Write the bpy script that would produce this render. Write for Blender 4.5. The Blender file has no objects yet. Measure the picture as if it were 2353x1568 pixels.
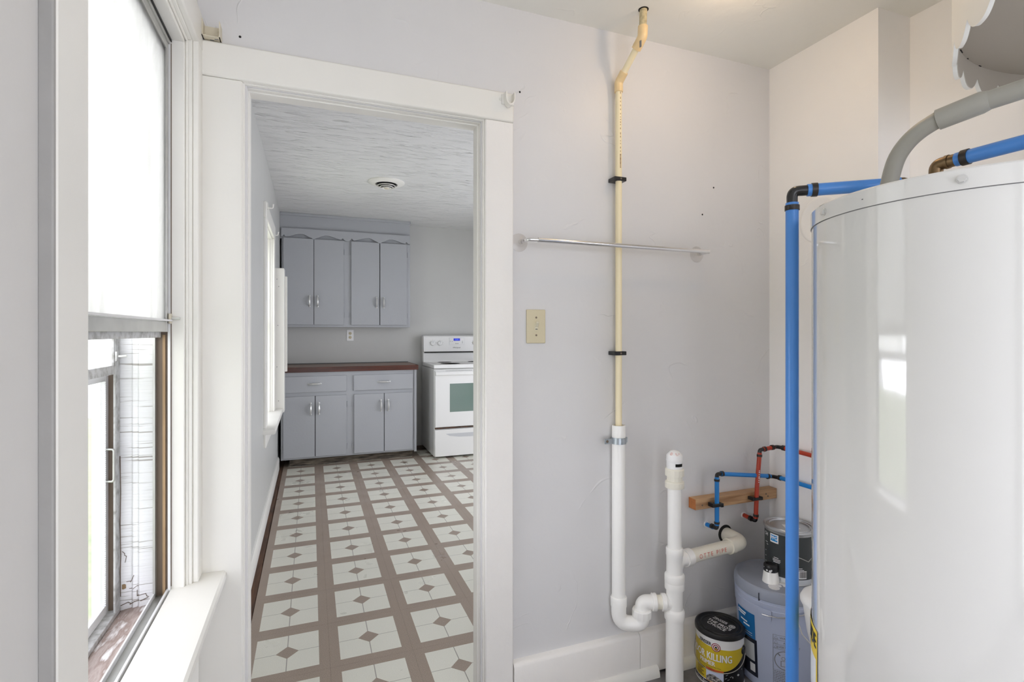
import bpy, math, random
from mathutils import Vector, Matrix
PI = math.pi
scene = bpy.context.scene
COL = scene.collection
random.seed(7)

# ------------------------------------------------------------------ camera
YAW = math.atan(461.5 / 1200.0)
cd = bpy.data.cameras.new('camera')
cam = bpy.data.objects.new('camera', cd)
COL.objects.link(cam)
cam.location = (0, 0, 1.26)
cam.rotation_euler = (PI / 2, 0, -YAW)
cd.sensor_width = 36.0
cd.lens = 36.0 * 1200.0 / 2353.0
cd.shift_y = -19.0 / 2353.0
cd.clip_start = 0.02
scene.camera = cam

# ------------------------------------------------------------------ world, lights, exposure
w = bpy.data.worlds.new('overcast_sky')
scene.world = w
w.use_nodes = True
bg = w.node_tree.nodes['Background']
bg.inputs['Color'].default_value = (0.94, 0.966, 1.05, 1)
bg.inputs['Strength'].default_value = 1.95
scene.view_settings.view_transform = 'Standard'
scene.view_settings.look = 'None'
scene.view_settings.exposure = 1.38
scene.view_settings.gamma = 1.0
scene.view_settings.use_curve_mapping = False
try:
    scene.cycles.use_denoising = True
    scene.cycles.max_bounces = 16
    scene.cycles.diffuse_bounces = 10
    scene.cycles.glossy_bounces = 6
    scene.cycles.transparent_max_bounces = 16
    scene.cycles.caustics_reflective = False
    scene.cycles.caustics_refractive = False
    scene.cycles.sample_clamp_indirect = 6.0
except Exception:
    pass


def portal(name, loc, size, rot):
    l = bpy.data.lights.new(name, 'AREA')
    l.shape = 'RECTANGLE'
    l.size, l.size_y = size
    l.cycles.is_portal = True
    o = bpy.data.objects.new(name, l)
    o.location = loc
    o.rotation_euler = rot
    COL.objects.link(o)


def bulb_light(name, loc, energy, color, r):
    l = bpy.data.lights.new(name, 'POINT')
    l.energy = energy
    l.color = color
    l.shadow_soft_size = r
    o = bpy.data.objects.new(name, l)
    o.location = loc
    COL.objects.link(o)


# seen and added window openings (sampling portals, they give no light of their own)
portal('window_portal_utility', (-0.50, 1.21, 1.30), (1.40, 0.74), (0, -PI / 2, 0))
portal('window_portal_kitchen', (-0.50, 4.20, 1.30), (1.40, 0.74), (0, -PI / 2, 0))
portal('fill_window_portal_kitchen_right', (2.78, 3.30, 1.0), (1.9, 2.60), (0, PI / 2, 0))
portal('fill_window_portal_rear', (0.54, -1.46, 1.075), (1.38, 1.95), (PI / 2, 0, 0))
portal('fill_window_portal_right', (2.05, -0.60, 1.075), (1.95, 1.16), (0, PI / 2, 0))
sl = bpy.data.lights.new('fill_sun', 'SUN')  # broad soft sun added to brighten the rooms through their windows
sl.energy = 2.2
sl.angle = math.radians(55)
sl.color = (0.97, 0.975, 1.03)
so_ = bpy.data.objects.new('fill_sun', sl)
so_.rotation_euler = Vector((0.96, -0.10, -0.20)).to_track_quat('-Z', 'Y').to_euler()
COL.objects.link(so_)
BULB = (1.19, 1.15, 2.262)
bulb_light('ceiling_bulb_light', BULB, 0.85, (1.0, 0.70, 0.42), 0.03)


# ------------------------------------------------------------------ materials
def lin(c):
    def f(v):
        v /= 255.0
        return v / 12.92 if v <= 0.04045 else ((v + 0.055) / 1.055) ** 2.4
    return (f(c[0]), f(c[1]), f(c[2]), 1.0)


def base_mat(name):
    m = bpy.data.materials.new(name)
    m.use_nodes = True
    nt = m.node_tree
    return m, nt, nt.nodes['Principled BSDF']


def mat(name, rgb, rough=0.5, metal=0.0, var=0.0, vscale=6.0, bump=0.0, bscale=30.0, stretch=(1, 1, 1), spec=0.5, coat=0.0, detail=4.0, dist=0.01):
    m, nt, b = base_mat(name)
    b.inputs['Roughness'].default_value = rough
    b.inputs['Metallic'].default_value = metal
    b.inputs['Specular IOR Level'].default_value = spec
    b.inputs['Coat Weight'].default_value = coat
    b.inputs['Coat Roughness'].default_value = 0.05
    c = lin(rgb)
    b.inputs['Base Color'].default_value = c
    if var or bump:
        tc = nt.nodes.new('ShaderNodeTexCoord')
        mp = nt.nodes.new('ShaderNodeMapping')
        mp.inputs['Scale'].default_value = stretch
        nt.links.new(tc.outputs['Object'], mp.inputs['Vector'])
    if var:
        n = nt.nodes.new('ShaderNodeTexNoise')
        n.inputs['Scale'].default_value = vscale
        n.inputs['Detail'].default_value = 6
        nt.links.new(mp.outputs[0], n.inputs['Vector'])
        r = nt.nodes.new('ShaderNodeValToRGB')
        r.color_ramp.elements[0].position = 0.3
        r.color_ramp.elements[1].position = 0.7
        r.color_ramp.elements[0].color = (c[0] * (1 - var), c[1] * (1 - var), c[2] * (1 - var), 1)
        r.color_ramp.elements[1].color = (min(1, c[0] * (1 + var)), min(1, c[1] * (1 + var)), min(1, c[2] * (1 + var)), 1)
        nt.links.new(n.outputs['Fac'], r.inputs['Fac'])
        nt.links.new(r.outputs['Color'], b.inputs['Base Color'])
    if bump:
        n2 = nt.nodes.new('ShaderNodeTexNoise')
        n2.inputs['Scale'].default_value = bscale
        n2.inputs['Detail'].default_value = detail
        nt.links.new(mp.outputs[0], n2.inputs['Vector'])
        bp = nt.nodes.new('ShaderNodeBump')
        bp.inputs['Strength'].default_value = bump
        bp.inputs['Distance'].default_value = dist
        nt.links.new(n2.outputs['Fac'], bp.inputs['Height'])
        nt.links.new(bp.outputs[0], b.inputs['Normal'])
    return m


def plaster(name, rgb, rough=0.5, fine=0.25, ridge=0.35, var=0.02):
    """painted plaster: broad trowel waves, small lumps and thin trowel ridges"""
    m, nt, b = base_mat(name)
    c = lin(rgb)
    N, L = nt.nodes.new, nt.links.new
    b.inputs['Roughness'].default_value = rough
    b.inputs['Specular IOR Level'].default_value = 0.4
    tc = N('ShaderNodeTexCoord')
    n0 = N('ShaderNodeTexNoise'); n0.inputs['Scale'].default_value = 2.2; n0.inputs['Detail'].default_value = 3
    L(tc.outputs['Object'], n0.inputs['Vector'])
    r = N('ShaderNodeValToRGB')
    r.color_ramp.elements[0].position = 0.3; r.color_ramp.elements[1].position = 0.7
    r.color_ramp.elements[0].color = (c[0] * (1 - var), c[1] * (1 - var), c[2] * (1 - var), 1)
    r.color_ramp.elements[1].color = (c[0] * (1 + var), c[1] * (1 + var), c[2] * (1 + var), 1)
    L(n0.outputs['Fac'], r.inputs['Fac']); L(r.outputs['Color'], b.inputs['Base Color'])
    n1 = N('ShaderNodeTexNoise'); n1.inputs['Scale'].default_value = 7.0; n1.inputs['Detail'].default_value = 8; n1.inputs['Roughness'].default_value = 0.45
    L(tc.outputs['Object'], n1.inputs['Vector'])
    n2 = N('ShaderNodeTexNoise'); n2.inputs['Scale'].default_value = 4.0; n2.inputs['Detail'].default_value = 3; n2.inputs['Distortion'].default_value = 0.6
    L(tc.outputs['Object'], n2.inputs['Vector'])
    # thin ridge where the second noise crosses one half
    sb = N('ShaderNodeMath'); sb.operation = 'SUBTRACT'; sb.inputs[1].default_value = 0.5
    ab = N('ShaderNodeMath'); ab.operation = 'ABSOLUTE'
    mr = N('ShaderNodeMapRange'); mr.inputs['From Min'].default_value = 0.0; mr.inputs['From Max'].default_value = 0.012
    mr.inputs['To Min'].default_value = 1.0; mr.inputs['To Max'].default_value = 0.0
    L(n2.outputs['Fac'], sb.inputs[0]); L(sb.outputs[0], ab.inputs[0]); L(ab.outputs[0], mr.inputs['Value'])
    n3 = N('ShaderNodeTexNoise'); n3.inputs['Scale'].default_value = 7.5; n3.inputs['Detail'].default_value = 2
    L(tc.outputs['Object'], n3.inputs['Vector'])
    gt = N('ShaderNodeMapRange'); gt.inputs['From Min'].default_value = 0.56; gt.inputs['From Max'].default_value = 0.68
    L(n3.outputs['Fac'], gt.inputs['Value'])
    mu = N('ShaderNodeMath'); mu.operation = 'MULTIPLY'
    L(mr.outputs[0], mu.inputs[0]); L(gt.outputs[0], mu.inputs[1])
    b1 = N('ShaderNodeBump'); b1.inputs['Strength'].default_value = fine; b1.inputs['Distance'].default_value = 0.02
    L(n1.outputs['Fac'], b1.inputs['Height'])
    b2 = N('ShaderNodeBump'); b2.inputs['Strength'].default_value = ridge; b2.inputs['Distance'].default_value = 0.003
    L(mu.outputs[0], b2.inputs['Height']); L(b1.outputs[0], b2.inputs['Normal'])
    L(b2.outputs[0], b.inputs['Normal'])
    return m


def ceiling_mat(name, rgb):
    """heavily brushed texture paint: short strokes of relief"""
    m, nt, b = base_mat(name)
    N, L = nt.nodes.new, nt.links.new
    b.inputs['Base Color'].default_value = lin(rgb)
    b.inputs['Roughness'].default_value = 0.5
    tc = N('ShaderNodeTexCoord')
    last = None
    for k, (rot, sc, st) in enumerate((((0, 0, 0.1), (6, 40, 1), 0.32), ((0, 0, 0.9), (7, 34, 1), 0.55), ((0, 0, -0.6), (7, 30, 1), 0.5))):
        mp = N('ShaderNodeMapping'); mp.inputs['Rotation'].default_value = rot; mp.inputs['Scale'].default_value = sc
        L(tc.outputs['Object'], mp.inputs['Vector'])
        n = N('ShaderNodeTexNoise'); n.inputs['Scale'].default_value = 1.0; n.inputs['Detail'].default_value = 3
        L(mp.outputs[0], n.inputs['Vector'])
        mr = N('ShaderNodeMapRange'); mr.inputs['From Min'].default_value = 0.56; mr.inputs['From Max'].default_value = 0.7
        L(n.outputs['Fac'], mr.inputs['Value'])
        bp = N('ShaderNodeBump'); bp.inputs['Strength'].default_value = st; bp.inputs['Distance'].default_value = 0.02
        L(mr.outputs[0], bp.inputs['Height'])
        if last is not None:
            L(last.outputs[0], bp.inputs['Normal'])
        last = bp
    L(last.outputs[0], b.inputs['Normal'])
    return m


def vinyl_tile_mat():
    """printed vinyl tile: light square on a brown flecked band, centre diamond, cross lines (flat print)"""
    m, nt, b = base_mat('vinyl_floor_tile')
    N, L = nt.nodes.new, nt.links.new
    b.inputs['Roughness'].default_value = 0.33
    b.inputs['Specular IOR Level'].default_value = 0.5
    tc = N('ShaderNodeTexCoord'); sp = N('ShaderNodeSeparateXYZ')
    L(tc.outputs['Object'], sp.inputs[0])

    def mth(op, a, v=None, b2=None):
        n = N('ShaderNodeMath'); n.operation = op
        if isinstance(a, float): n.inputs[0].default_value = a
        else: L(a, n.inputs[0])
        if b2 is not None: L(b2, n.inputs[1])
        elif v is not None: n.inputs[1].default_value = v
        return n.outputs[0]
    ax = mth('ABSOLUTE', sp.outputs[0]); ay = mth('ABSOLUTE', sp.outputs[1])
    inx = mth('LESS_THAN', ax, 0.1165); iny = mth('LESS_THAN', ay, 0.1225)
    sq = mth('MULTIPLY', inx, b2=iny)
    dm = mth('LESS_THAN', mth('ADD', ax, b2=ay), 0.042)
    lx = mth('LESS_THAN', ax, 0.0017); ly = mth('LESS_THAN', ay, 0.0012)
    ln = mth('MAXIMUM', lx, b2=ly)
    # a thin pale edge round the square
    n = N('ShaderNodeTexNoise'); n.inputs['Scale'].default_value = 420; n.inputs['Detail'].default_value = 2
    L(tc.outputs['Object'], n.inputs['Vector'])
    oi = N('ShaderNodeObjectInfo')
    nb = N('ShaderNodeValToRGB')
    nb.color_ramp.elements[0].position = 0.35; nb.color_ramp.elements[1].position = 0.68
    nb.color_ramp.elements[0].color = lin((132, 118, 106)); nb.color_ramp.elements[1].color = lin((172, 156, 142))
    L(n.outputs['Fac'], nb.inputs['Fac'])
    nl = N('ShaderNodeValToRGB')
    nl.color_ramp.elements[0].position = 0.35; nl.color_ramp.elements[1].position = 0.65
    nl.color_ramp.elements[0].color = lin((210, 209, 197)); nl.color_ramp.elements[1].color = lin((224, 222, 210))
    L(n.outputs['Fac'], nl.inputs['Fac'])

    def mix(f, a, c):
        x = N('ShaderNodeMix'); x.data_type = 'RGBA'
        L(f, x.inputs[0]); L(a, x.inputs[6])
        if isinstance(c, tuple): x.inputs[7].default_value = c
        else: L(c, x.inputs[7])
        return x.outputs[2]
    c1 = mix(ln, nl.outputs['Color'], lin((150, 146, 138)))
    c2 = mix(dm, c1, nb.outputs['Color'])
    c3 = mix(sq, nb.outputs['Color'], c2)
    # worn scuffs
    n2 = N('ShaderNodeTexNoise'); n2.inputs['Scale'].default_value = 5.0; n2.inputs['Detail'].default_value = 5
    gm = N('ShaderNodeNewGeometry')
    L(gm.outputs['Position'], n2.inputs['Vector'])
    mr = N('ShaderNodeMapRange'); mr.inputs['From Min'].default_value = 0.3; mr.inputs['From Max'].default_value = 0.75
    mr.inputs['To Min'].default_value = 0.25; mr.inputs['To Max'].default_value = 0.48
    L(n2.outputs['Fac'], mr.inputs['Value']); L(mr.outputs[0], b.inputs['Roughness'])
    L(c3, b.inputs['Base Color'])
    return m


def wood_mat(name, c0, c1, rough=0.5, scale=(3, 60, 60)):
    m, nt, b = base_mat(name)
    N, L = nt.nodes.new, nt.links.new
    b.inputs['Roughness'].default_value = rough
    tc = N('ShaderNodeTexCoord'); mp = N('ShaderNodeMapping'); mp.inputs['Scale'].default_value = scale
    L(tc.outputs['Object'], mp.inputs['Vector'])
    n = N('ShaderNodeTexNoise'); n.inputs['Scale'].default_value = 1.0; n.inputs['Detail'].default_value = 5; n.inputs['Distortion'].default_value = 0.6
    L(mp.outputs[0], n.inputs['Vector'])
    r = N('ShaderNodeValToRGB')
    r.color_ramp.elements[0].position = 0.3; r.color_ramp.elements[1].position = 0.68
    r.color_ramp.elements[0].color = lin(c0); r.color_ramp.elements[1].color = lin(c1)
    L(n.outputs['Fac'], r.inputs['Fac']); L(r.outputs['Color'], b.inputs['Base Color'])
    bp = N('ShaderNodeBump'); bp.inputs['Strength'].default_value = 0.2; bp.inputs['Distance'].default_value = 0.002
    L(n.outputs['Fac'], bp.inputs['Height']); L(bp.outputs[0], b.inputs['Normal'])
    return m


def ramp_mat(name, cols, scale, stretch=(1, 1, 1), rough=0.7, bump=0.4, detail=8, dist=0.004):
    m, nt, b = base_mat(name)
    N, L = nt.nodes.new, nt.links.new
    b.inputs['Roughness'].default_value = rough
    tc = N('ShaderNodeTexCoord'); mp = N('ShaderNodeMapping'); mp.inputs['Scale'].default_value = stretch
    L(tc.outputs['Object'], mp.inputs['Vector'])
    n = N('ShaderNodeTexNoise'); n.inputs['Scale'].default_value = scale; n.inputs['Detail'].default_value = detail
    L(mp.outputs[0], n.inputs['Vector'])
    r = N('ShaderNodeValToRGB')
    cr = r.color_ramp
    while len(cr.elements) < len(cols):
        cr.elements.new(0.5)
    for e, (p, c) in zip(cr.elements, cols):
        e.position = p; e.color = lin(c)
    L(n.outputs['Fac'], r.inputs['Fac']); L(r.outputs['Color'], b.inputs['Base Color'])
    bp = N('ShaderNodeBump'); bp.inputs['Strength'].default_value = bump; bp.inputs['Distance'].default_value = dist
    L(n.outputs['Fac'], bp.inputs['Height']); L(bp.outputs[0], b.inputs['Normal'])
    return m


def glass_mat(name, haze, tint=(0.965, 0.965, 0.97), streak=0.25):
    """dusty window glass: clear share, a milky share, a thin reflection"""
    m = bpy.data.materials.new(name); m.use_nodes = True
    nt = m.node_tree; nt.nodes.clear()
    N, L = nt.nodes.new, nt.links.new
    out = N('ShaderNodeOutputMaterial')
    tr = N('ShaderNodeBsdfTransparent'); tr.inputs['Color'].default_value = (*tint, 1)
    tl = N('ShaderNodeBsdfTranslucent'); tl.inputs['Color'].default_value = (0.785, 0.78, 0.775, 1)
    gl = N('ShaderNodeBsdfGlossy'); gl.inputs['Roughness'].default_value = 0.03
    tc = N('ShaderNodeTexCoord'); mp = N('ShaderNodeMapping'); mp.inputs['Scale'].default_value = (14, 14, 1.6)
    L(tc.outputs['Object'], mp.inputs['Vector'])
    n = N('ShaderNodeTexNoise'); n.inputs['Scale'].default_value = 1.3; n.inputs['Detail'].default_value = 7
    L(mp.outputs[0], n.inputs['Vector'])
    mr = N('ShaderNodeMapRange'); mr.inputs['From Min'].default_value = 0.3; mr.inputs['From Max'].default_value = 0.7
    mr.inputs['To Min'].default_value = max(0, haze - streak); mr.inputs['To Max'].default_value = min(1, haze + streak)
    L(n.outputs['Fac'], mr.inputs['Value'])
    m1 = N('ShaderNodeMixShader'); m2 = N('ShaderNodeMixShader')
    L(mr.outputs[0], m1.inputs[0]); L(tr.outputs[0], m1.inputs[1]); L(tl.outputs[0], m1.inputs[2])
    m2.inputs[0].default_value = 0.05
    L(m1.outputs[0], m2.inputs[1]); L(gl.outputs[0], m2.inputs[2]); L(m2.outputs[0], out.inputs[0])
    return m


def screen_mat(name):
    """insect screen: woven wires with open cells"""
    m = bpy.data.materials.new(name); m.use_nodes = True
    nt = m.node_tree; nt.nodes.clear()
    N, L = nt.nodes.new, nt.links.new
    out = N('ShaderNodeOutputMaterial')
    tr = N('ShaderNodeBsdfTransparent')
    df = N('ShaderNodeBsdfDiffuse'); df.inputs['Color'].default_value = (0.42, 0.42, 0.42, 1)
    tc = N('ShaderNodeTexCoord'); sp = N('ShaderNodeSeparateXYZ'); L(tc.outputs['Object'], sp.inputs[0])
    fs = []
    for k in (1, 2):
        a = N('ShaderNodeMath'); a.operation = 'MULTIPLY'; a.inputs[1].default_value = 1 / 0.0016; L(sp.outputs[k], a.inputs[0])
        b = N('ShaderNodeMath'); b.operation = 'FRACT'; L(a.outputs[0], b.inputs[0])
        c = N('ShaderNodeMath'); c.operation = 'LESS_THAN'; c.inputs[1].default_value = 0.18; L(b.outputs[0], c.inputs[0])
        fs.append(c.outputs[0])
    mx = N('ShaderNodeMath'); mx.operation = 'MAXIMUM'; L(fs[0], mx.inputs[0]); L(fs[1], mx.inputs[1])
    ms = N('ShaderNodeMixShader'); L(mx.outputs[0], ms.inputs[0]); L(tr.outputs[0], ms.inputs[1]); L(df.outputs[0], ms.inputs[2])
    L(ms.outputs[0], out.inputs[0])
    return m


def clear_plastic(name):
    m = bpy.data.materials.new(name); m.use_nodes = True
    nt = m.node_tree; nt.nodes.clear()
    N, L = nt.nodes.new, nt.links.new
    out = N('ShaderNodeOutputMaterial')
    tr = N('ShaderNodeBsdfTransparent'); tr.inputs['Color'].default_value = (0.98, 0.975, 0.97, 1)
    gl = N('ShaderNodeBsdfGlossy'); gl.inputs['Roughness'].default_value = 0.2
    df = N('ShaderNodeBsdfDiffuse'); df.inputs['Color'].default_value = (0.85, 0.82, 0.78, 1)
    a = N('ShaderNodeMixShader'); a.inputs[0].default_value = 0.09; L(tr.outputs[0], a.inputs[1]); L(df.outputs[0], a.inputs[2])
    b = N('ShaderNodeMixShader'); b.inputs[0].default_value = 0.05; L(a.outputs[0], b.inputs[1]); L(gl.outputs[0], b.inputs[2])
    L(b.outputs[0], out.inputs[0])
    return m


def emit_mat(name, rgb, s):
    m, nt, b = base_mat(name)
    b.inputs['Base Color'].default_value = (0.01, 0.01, 0.02, 1)
    b.inputs['Emission Color'].default_value = lin(rgb)
    b.inputs['Emission Strength'].default_value = s
    return m


M = {
    'wall': plaster('grey_wall_paint', (214, 213, 213), 0.42, 0.22, 0.5),
    'wall_soft': plaster('soft_grey_wall_paint', (206, 204, 201), 0.45, 0.2, 0.1),
    'edge_shade_grey': mat('grey_edge_shade', (152, 150, 147), 0.6, var=0.05, vscale=14, bump=0.25, bscale=18),  # shade of the near casing's side, put into the colour
    'wall_light': plaster('pale_wall_paint', (243, 241, 239), 0.5, 0.12, 0.2),
    'ceiling': plaster('ceiling_paint', (232, 231, 225), 0.6, 0.25, 0.3),
    'kwall': plaster('kitchen_wall_paint', (194, 194, 191), 0.42, 0.1, 0.15),
    'kceil': ceiling_mat('brushed_ceiling_paint', (220, 220, 219)),
    'trim': mat('white_trim_paint', (229, 227, 221), 0.38, var=0.025, vscale=3, bump=0.18, bscale=18, dist=0.004),
    'trim_lump': mat('lumpy_trim_paint', (233, 230, 226), 0.4, var=0.02, vscale=4, bump=0.5, bscale=26, dist=0.006),
    'old_white': ramp_mat('cracked_white_paint', [(0.0, (120, 112, 104)), (0.36, (176, 172, 168)), (0.40, (232, 232, 233)), (1.0, (240, 240, 242))], 1.0, (5, 5, 230), 0.6, 0.4),
    'dirty_sill': ramp_mat('peeling_sill_paint', [(0.25, (92, 74, 62)), (0.42, (172, 158, 152)), (0.54, (142, 124, 116)), (0.66, (226, 223, 222))], 26.0, (1.6, .4, 1), 0.8, 1.0),
    'alu': mat('dull_aluminium', (188, 188, 184), 0.42, 0.75, var=0.08, vscale=20),
    'alu_white': mat('white_aluminium', (222, 222, 222), 0.4, 0.1),
    'alu_dirty': ramp_mat('pitted_aluminium', [(0.3, (150, 148, 144)), (0.55, (196, 196, 195)), (0.8, (206, 206, 206))], 60, (1, 1, 1), 0.5, 0.2),
    'bronze': mat('tarnished_bronze_track', (112, 98, 84), 0.5, 0.3, var=0.25, vscale=30, stretch=(1, 1, .1)),
    'brass_strip': mat('stained_brass_strip', (158, 132, 100), 0.45, 0.3, var=0.25, vscale=12, stretch=(1, 1, .3)),
    'crack': mat('dark_wood_in_crack', (96, 78, 64), 0.8),
    'black_gap': mat('black_gasket', (30, 28, 26), 0.7),
    'glass': glass_mat('dusty_window_glass', 0.76, streak=0.22),
    'glass_k': glass_mat('kitchen_window_glass', 0.2),
    'screen': screen_mat('insect_screen'),
    'grass': ramp_mat('lawn_grass', [(0.25, (138, 150, 108)), (0.5, (166, 176, 136)), (0.75, (190, 196, 162))], 9, (1, 1, 1), 0.9, 0.5),
    'vinyl': vinyl_tile_mat(),
    'slate': ramp_mat('slate_floor_tile', [(0.3, (92, 88, 86)), (0.5, (122, 120, 120)), (0.7, (146, 145, 147))], 7, (1, 1, 1), 0.5, 0.2),
    'slate_brown': ramp_mat('brown_slate_floor_tile', [(0.3, (88, 76, 64)), (0.5, (124, 112, 100)), (0.7, (146, 138, 128))], 9, (1, 1, 1), 0.5, 0.2),
    'grout': mat('grey_grout', (150, 147, 143), 0.9),
    'subfloor': wood_mat('bare_dark_subfloor', (52, 34, 24), (96, 66, 46), 0.8, (40, 4, 40)),
    'cab': mat('grey_cabinet_paint', (167, 169, 173), 0.4, var=0.015, vscale=3, bump=0.05, bscale=60),
    'cab_dark': mat('dark_recess_paint', (96, 96, 94), 0.6),
    'counter_top': mat('worn_brown_laminate', (120, 92, 76), 0.35, var=0.15, vscale=30),
    'counter_edge': wood_mat('dark_red_counter_edge', (54, 26, 16), (88, 44, 30), 0.35, (3, 60, 60)),
    'kick': ramp_mat('bare_stained_kick_wood', [(0.3, (48, 42, 36)), (0.5, (92, 84, 74)), (0.72, (130, 120, 104))], 22, (.4, 1, 3), 0.9, 0.3),
    'chrome': mat('polished_chrome', (226, 226, 228), 0.12, 1.0),
    'nickel': mat('satin_nickel', (222, 222, 220), 0.28, 0.7),
    'galv': mat('galvanised_steel', (176, 184, 190), 0.35, 0.85, var=0.12, vscale=60),
    'enamel': mat('white_range_enamel', (232, 232, 230), 0.22, coat=0.3),
    'enamel_grey': mat('range_panel_print', (196, 198, 200), 0.35),
    'black': mat('black_plastic', (28, 28, 30), 0.38),
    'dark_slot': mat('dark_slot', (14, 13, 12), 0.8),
    'oven_glass': mat('oven_window_glass', (112, 132, 124), 0.08, spec=0.8, coat=0.5),
    'cooktop': mat('grey_ceramic_cooktop', (140, 134, 128), 0.1),
    'cooktop_ring': mat('dark_burner_ring', (122, 116, 112), 0.2),
    'lcd': emit_mat('blue_range_display', (12, 18, 190), 0.35),
    'lcd_txt': emit_mat('display_digits', (90, 130, 255), 0.6),
    'ink': mat('black_print', (26, 26, 28), 0.5),
    'ink_grey': mat('grey_print', (120, 120, 122), 0.5),
    'ink_brown': mat('faded_brown_print', (150, 120, 84), 0.5),
    'ink_white': mat('white_print', (240, 240, 240), 0.45),
    'ink_red': mat('red_print', (214, 128, 116), 0.5),
    'almond': mat('almond_plastic', (206, 196, 166), 0.35),
    'ivory': mat('ivory_plastic', (216, 210, 188), 0.35),
    'tan_plate': mat('beige_plastic', (214, 206, 186), 0.4, var=0.04, vscale=50),
    'pvc': mat('white_pvc', (244, 243, 240), 0.28, var=0.012, vscale=14),
    'pvc_old': mat('cream_pvc', (234, 230, 216), 0.3, var=0.02, vscale=10),
    'cpvc': mat('yellowed_cpvc', (238, 224, 188), 0.3, var=0.02, vscale=8),
    'cpvc_glue': mat('amber_glued_fitting', (231, 203, 154), 0.3, var=0.06, vscale=40),
    'old_pipe': mat('speckled_old_pipe', (190, 176, 140), 0.6, var=0.3, vscale=70),
    'blue_pex': mat('blue_pex', (74, 138, 216), 0.3),
    'blue_pex2': mat('bright_blue_pex', (30, 128, 206), 0.3),
    'red_pex': mat('red_pex', (176, 58, 34), 0.32),
    'black_fit': mat('black_pex_fitting', (34, 33, 34), 0.25),
    'crimp': mat('oxidised_crimp_ring', (58, 54, 52), 0.4, 0.5),
    'brass': mat('aged_brass', (128, 106, 78), 0.35, 0.8, var=0.2, vscale=80),
    'lumber': wood_mat('pine_lumber', (150, 108, 72), (204, 166, 124), 0.55, (5, 5, 70)),
    'lumber_end': mat('cut_lumber_end', (176, 110, 60), 0.7, var=0.12, vscale=90),
    'heater': mat('white_tank_enamel', (220, 219, 216), 0.07, spec=1.0, coat=0.9, bump=0.02, bscale=22, dist=0.003),
    'grey_pvc': mat('grey_conduit', (152, 150, 142), 0.4, var=0.02),
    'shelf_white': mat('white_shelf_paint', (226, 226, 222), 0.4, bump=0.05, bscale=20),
    'shelf_shade': mat('greige_shelf_shade', (164, 157, 146), 0.55),  # greige stands in for the shade under and inside the shelf
    'yellow': mat('yellow_label', (238, 206, 40), 0.4),
    'label_white': mat('white_label', (238, 238, 238), 0.4),
    'can_yellow': mat('can_yellow', (214, 188, 48), 0.35),
    'can_black': mat('can_black', (20, 21, 27), 0.3),
    'can_navy': mat('can_navy', (26, 30, 46), 0.35),
    'orange': mat('orange_print', (212, 104, 58), 0.4),
    'sky_print': mat('pale_sky_print', (206, 214, 236), 0.4),
    'fur_print': ramp_mat('printed_fur', [(0.35, (40, 40, 46)), (0.5, (128, 124, 122)), (0.62, (214, 210, 204))], 90, (1, 1, 2.5), 0.4, 0.0),
    'tan_print': ramp_mat('printed_sand', [(0.35, (150, 118, 84)), (0.65, (214, 190, 156))], 70, (1, 1, 1), 0.4, 0.0),
    'red_ring': mat('target_red', (150, 34, 56), 0.4),
    'grey_can': mat('charcoal_can_label', (52, 57, 58), 0.35),
    'tin': mat('tinplate', (196, 198, 200), 0.28, 0.85),
    'tin_white': mat('white_can_base', (206, 210, 214), 0.4),
    'bucket': mat('lavender_grey_plastic', (176, 184, 206), 0.42, var=0.02, vscale=8),
    'bucket_lid': mat('greyish_lid_plastic', (150, 156, 170), 0.45, var=0.05, vscale=10),
    'drip': mat('dried_paint_drips', (226, 226, 228), 0.5),
    'bucket_blue': mat('blue_bucket_label', (24, 104, 164), 0.4),
    'logo_blue': mat('logo_blue', (36, 140, 205), 0.4),
    'wire': mat('steel_wire', (190, 188, 184), 0.3, 0.9),
    'porcelain': mat('white_porcelain', (236, 234, 228), 0.25),
    'bulb': emit_mat('lit_bulb_glass', (255, 196, 130), 6.0),
    'siding': mat('white_exterior_trim', (238, 240, 244), 0.6),
}


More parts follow.
